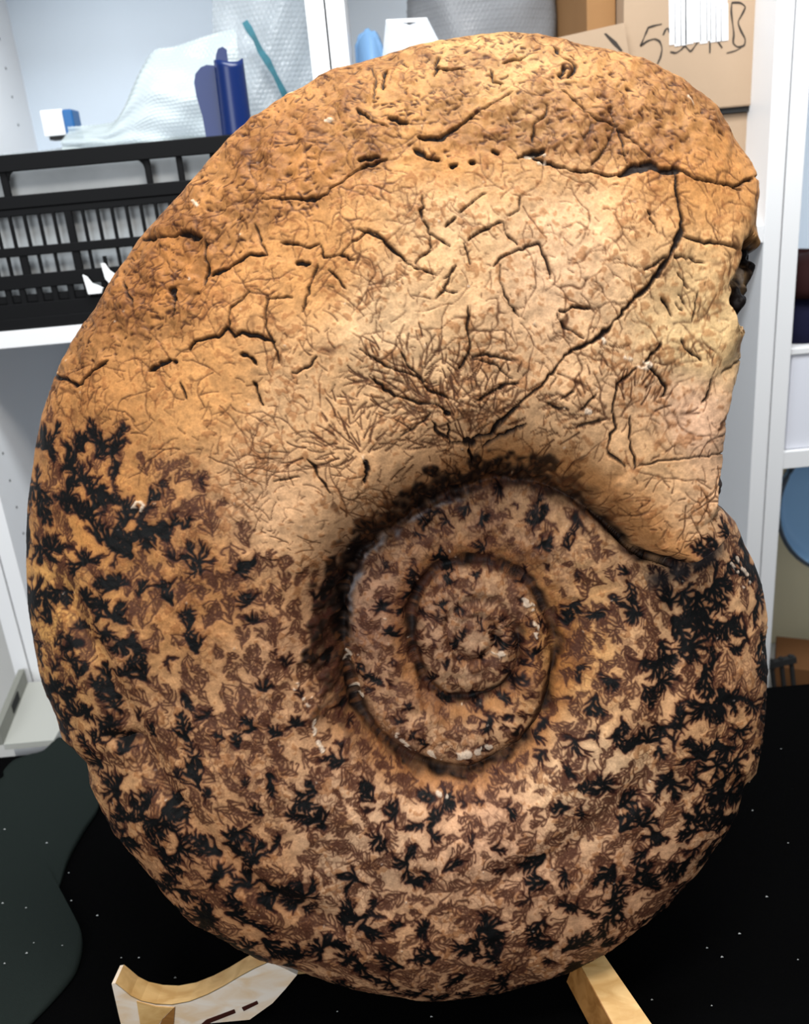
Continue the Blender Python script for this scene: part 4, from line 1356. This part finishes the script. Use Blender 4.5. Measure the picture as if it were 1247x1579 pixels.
stroke([(998, 43), (1008, 39), (1020, 37)], 3.4)
stroke([(999, 43), (995, 52), (991, 62), (987, 71)], 3.4)
stroke([(987, 71), (998, 62), (1009, 58), (1018, 62), (1022, 74), (1019, 88), (1013, 99)], 3.6)
stroke([(1022, 54), (1026, 44), (1030, 40), (1032, 50)], 3.4)
stroke([(1033, 80), (1042, 84), (1050, 78), (1056, 66), (1060, 76), (1064, 84), (1070, 72), (1076, 64)], 3.4)
stroke([(1094, 82), (1094, 60), (1095, 44)], 3)
stroke([(1113, 74), (1104, 60), (1098, 52), (1108, 42)], 3)
stroke([(1128, 4), (1142, 2), (1153, 10), (1146, 20), (1132, 34), (1142, 48), (1151, 60), (1150, 73), (1136, 74), (1126, 70), (1134, 52), (1128, 34), (1126, 16), (1128, 4)])
stroke([(1120, 82), (1134, 79), (1142, 74)], 2.4)
# the white patch: uneven strips of correction tape over the writing
strips = [(1032, 1041, 0, 68), (1040, 1050, -6, 70), (1049, 1058, -2, 69), (1056, 1068, -8, 67), (1070, 1080, -3, 64), (1079, 1090, -8, 66), (1089, 1096, -2, 62), (1095, 1104, -6, 64), (1103, 1112, 2, 63), (1111, 1122, 6, 62)]
P(big).plate([aty(x, y, YW - 0.0004) for x, y in [(1031, -6), (1121, -8), (1121, 58), (1104, 61), (1090, 60), (1060, 65), (1032, 66)]], (0, 0.0004, 0)).build('white_patch', mat('lilac_white_label', (0.70, 0.70, 0.78), 0.5), big)
for i, (x0, x1, y0, y1) in enumerate(strips):
    P(big).plate([aty(x0, y0, YW - 0.0012), aty(x1, y0 - 1, YW - 0.0012), aty(x1 + 0.6, y1, YW - 0.0012), aty(x0, y1 + 1.5, YW - 0.0012)], (0, 0.0010, 0)).build('white_strip', MAT['label'], big)

# open box in front of the wrapped bundle: a raised cream flap with a marker stroke
ob = thing('open_cardboard_box', (0.36, 1.85, 0.8065), 'open cardboard box with a raised pale flap beside the marked box', 'box', 'cardboard boxes on the shelves')
P(ob).box((0.20, 1.74, 0.8065), (0.405, 1.93, 1.02), 0.003).build('body', MAT['card'], ob)
P(ob).plate([aty(x, y, 1.735) for x, y in [(838, 63), (962, 35), (972, 100), (978, 160), (850, 180)]], (0.0, 0.005, 0)).build('flap', MAT['card'], ob)
P(ob).plate([aty(x, y, 1.7345) for x, y in [(931, 52), (934, 51), (950, 64), (960, 78), (957, 80), (944, 68)]], (0, 0.0008, 0)).build('marker_stroke', MAT['marker'], ob)
bb = carton(0.413, 0.4665, 1.80, 2.12, 1.004, 1.30, 'dark brown cardboard box standing between the bundle and the marked box', MAT['card_dark'], 'narrow_cardboard_box')


def bundle(u, v):
    th = math.pi * (0.05 + 0.9 * u)
    x = 0.255 - 0.155 * np.cos(th) + wob(u, v, 0.006, 3)
    y = 1.93 - 0.12 * np.sin(th) + wob(v, u, 0.006, 4)
    z = 0.808 + 0.50 * v + 0 * u
    return np.stack([x, y, z], 2)


o = bubble_sheet('wrapped_bundle', bundle, 150, 150, (44, 60), 0.0016, MAT['wrap_grey'])
o.location.y = 0.18
tag(o, 'grey bubble-wrapped bundle standing behind the top of the fossil', 'bundle')

pb = thing('plastic_bag', (0.02, 1.80, 0.8065), 'clear crumpled plastic bag standing beside the white posts behind the fossil', 'bag')
c = [aty(595, 30, 1.80), aty(658, 27, 1.80), aty(676, 62, 1.80), aty(700, 130, 1.80), aty(585, 130, 1.80)]
g = np.array([0.0, 0.0, 0.0])
vs = [c[0], c[1], c[2], c[3], c[4], (c[3] + c[4]) / 2 + (0, -0.05, 0), (c[0] + c[1]) / 2 + (0.004, -0.006, -0.012),
      (c[3][0], 1.86, 0.809), (c[4][0], 1.86, 0.809), ((c[3] + c[4]) / 2)[0:1].tolist() + [1.74, 0.809]]
P(pb).poly(vs, [(0, 6, 5, 4), (6, 1, 2, 5), (2, 3, 5), (5, 3, 7, 9), (4, 5, 9, 8)]).build('film', MAT['clear'], pb)
P(pb).plate([c[0], c[1], c[1] - (0.0, 0, 0.006), c[0] - (0, 0, 0.006)], (0, 0.002, 0)).build('seam', MAT['label'], pb)
ps = MB()
o = MB().plate([aty(x, y, 2.02) for x, y in [(540, 150), (546, 62), (556, 46), (572, 40), (584, 60), (592, 90), (596, 150)]], (0.01, 0.05, 0)).build('blue_bottle', mat('pale_blue_plastic', srgb(118, 158, 200), 0.35, 0.4))
bm = bmesh.new(); bm.from_mesh(o.data)
bmesh.ops.bevel(bm, geom=list(bm.edges), offset=0.008, segments=3, affect='EDGES'); bm.to_mesh(o.data); bm.free()
zl = min(v.co.z for v in o.data.vertices)
for v_ in o.data.vertices:
    if v_.co.z < zl + 0.03:
        v_.co.z -= zl - 0.8068
o.data.shade_smooth()
tag(o, 'pale blue plastic bottle in the corner behind the clear bag', 'bottle')
cap = MB().plate([aty(x, y, 1.97) for x, y in [(921, -14), (955, -16), (952, 6), (940, 12), (925, 14)]], (0, 0.03, 0)).build('blue_pouch', mat('sky_blue_film', srgb(120, 170, 205), 0.3))
cap.location = (0, 0, 0)
tag(cap, 'small sky blue pouch on top of the narrow brown box', 'pouch')

# ------------------------------------------------------------------ right-hand unit
MAT['navy'] = mat('navy_fabric', srgb(18, 20, 46), 0.8, 0.15, 0.3, 200)
MAT['maroon'] = mat('dark_maroon_fabric', srgb(38, 12, 12), 0.8, 0.15)
wb = thing('storage_bin', (0.95, 1.82, 0.366), 'plain white storage bin on the right shelf under the navy bag', 'box')
P(wb).box((0.775, 1.672, 0.3665), (1.20, 2.0, 0.570), 0.004).build('body', mat('lavender_white_plastic', (0.74, 0.75, 0.82), 0.45), wb)
P(wb).box((0.771, 1.668, 0.558), (1.204, 2.004, 0.573), 0.003).build('lid_rim', MAT['white'], wb)
nb = thing('navy_bag', (0.92, 1.80, 0.573), 'navy fabric bag with a dark maroon flap on the white bin', 'bag')


def dome(x0, x1, y0, y1, z0, z1, m, name, parent, seed, n=24, pw=3.0):
    u, v = np.meshgrid(np.linspace(0, 2 * np.pi, n, endpoint=False), np.linspace(0, 1, 12))
    cxx, cyy = (x0 + x1) / 2, (y0 + y1) / 2
    k = np.cos(v * np.pi / 2) ** 0.5
    se = lambda t: np.sign(t) * np.abs(t) ** (2 / pw)
    X = np.stack([cxx + (x1 - x0) / 2 * se(np.cos(u)) * k, cyy + (y1 - y0) / 2 * se(np.sin(u)) * k,
                  z0 + (z1 - z0) * np.sin(v * np.pi / 2) ** 0.8 + 0.004 * np.sin(3 * u + seed) * v], 2)
    X -= np.array(parent.location)
    return grid_mesh(name, X, m, parent, True, True, True)


dome(0.772, 1.10, 1.69, 1.98, 0.5735, 0.705, MAT['navy'], 'body', nb, 1, pw=6.0)
dome(0.774, 0.98, 1.685, 1.96, 0.66, 0.735, MAT['maroon'], 'flap', nb, 2, pw=4.0)['label'] = 'dark maroon top flap'

# the round blue pan leaning under the shelf
MAT['pan'] = mat('blue_grey_enamel', srgb(150, 192, 230), 0.35, 0.4)
pan = thing('round_pan', (0.98, 1.89, -0.39), 'large round blue-grey pan standing on edge under the right shelf', 'pan')
pc = aty(1320, 772, 1.86)
cx, cz, rad = pc[0], pc[2], 0.183
prof = [(0.0, 0.035), (0.80, 0.035), (0.90, 0.028), (0.95, 0.0), (0.985, -0.006), (1.0, 0.0), (0.99, 0.012), (0.95, 0.02), (0.9, 0.045), (0.0, 0.05)]
U = np.linspace(0, 2 * np.pi, 64, endpoint=False)
X = np.array([[(cx + rad * max(r, 0.02) * math.cos(a), 1.86 + d, cz + rad * max(r, 0.02) * math.sin(a)) for a in U] for r, d in prof])
grid_mesh('dish', X - np.array(pan.location), MAT['pan'], pan, True, True, True)
rim = [(cx + rad * 0.99 * math.cos(a), 1.857, cz + rad * 0.99 * math.sin(a)) for a in np.linspace(0, 2 * np.pi, 49)]
P(pan).tube(rim, 0.005, 6).build('rolled_rim', mat('dark_rim', srgb(70, 78, 88), 0.4), pan)
P(pan).box((cx + 0.02, 1.87, -0.39), (cx + 0.13, 1.95, cz - rad + 0.012), 0.004).build('foot', MAT['pan'], pan)
bo = MB().box((0.772, 2.19, -0.388), (1.46, 2.23, 0.31), 0.003).build('beige_board', mat('beige_board', srgb(240, 226, 190), 0.6, 0.2))
tag(bo, 'large beige board leaning at the back below the right shelf', 'board')
cb = carton(0.0, 0.22, -0.08, 0.12, 0, 0.20, 'small brown cardboard box low behind the right table edge', mat('dark_brown_card', srgb(112, 76, 46), 0.8, 0.15), 'brown_cardboard_box')
cb.location = (0.945, 1.82, -0.389)
cb.rotation_euler = (0, 0, math.radians(-24))
for ch in cb.children:
    ch.scale = (0.75, 0.75, 0.92)
rk = thing('wire_rack', (0.83, 1.72, -0.389), 'dark slatted rack beside the brown box at the right table edge', 'rack')
for k in range(4):
    P(rk).box((0.785 + k * 0.022, 1.70, -0.389), (0.793 + k * 0.022, 1.71, -0.13), 0.001).build('slat', MAT['hole'], rk)
P(rk).box((0.78, 1.698, -0.389), (0.865, 1.712, -0.375)).build('rail', MAT['hole'], rk)
P(rk).box((0.78, 1.698, -0.15), (0.865, 1.712, -0.135)).build('rail', MAT['hole'], rk)
rk.location.x += 0.02
rk.rotation_euler = (0, math.radians(-9), 0)

# ------------------------------------------------------------------ white low cabinet at the lower left, behind the table
lc = thing('low_cabinet', (-0.98, 1.50, -0.75), 'low white cabinet with a raised slotted rim, behind the left end of the table', 'cabinet')
ZL = 0.006
q1, q2 = atz(45, 1048, ZL), atz(-4, 1172, ZL)
dirn = q1 - q2
q2 = q2 + dirn * (1.424 - q2[1]) / dirn[1]
q1 = q1 + dirn * min(0, (1.652 - q1[1]) / dirn[1])
dirn = q1 - q2
top = [q1, np.array([-0.70, q1[1], ZL]), np.array([-0.70, q2[1], ZL]), q2]
P(lc).plate(top, (0, 0, -0.012)).build('top_board', mat('white_board', (0.44, 0.44, 0.40), 0.5), lc)
P(lc).plate([p + (0.01 if i in (0, 3) else -0.01, -0.008 if i < 2 else 0.012, -0.020) for i, p in enumerate(top)], (0, 0, -0.70)).build('body', MAT['white'], lc)
nrm = np.cross(dirn, (0, 0, 1))
nrm /= np.linalg.norm(nrm)
if nrm[0] > 0:
    nrm = -nrm
rim_h = np.array([0, 0, 0.034])
P(lc).hexa([q2, q1, q1 + rim_h, q2 + rim_h, q2 + nrm * 0.012, q1 + nrm * 0.012, q1 + nrm * 0.012 + rim_h, q2 + nrm * 0.012 + rim_h]).build('rim', mat('shaded_rim', (0.22, 0.22, 0.19), 0.6), lc)  # white rim, its shade put into a grey colour
m0 = q2 + dirn * 0.42
m1 = q2 + dirn * 0.66
e = -nrm * 0.0015
P(lc).hexa([m0 + e + (0, 0, 0.008), m1 + e + (0, 0, 0.008), m1 + e + (0, 0, 0.026), m0 + e + (0, 0, 0.026), m0 + nrm * 0.002 + (0, 0, 0.008), m1 + nrm * 0.002 + (0, 0, 0.008), m1 + nrm * 0.002 + (0, 0, 0.026), m0 + nrm * 0.002 + (0, 0, 0.026)]).build('hand_slot', MAT['hole'], lc)['label'] = 'dark hand slot in the rim'
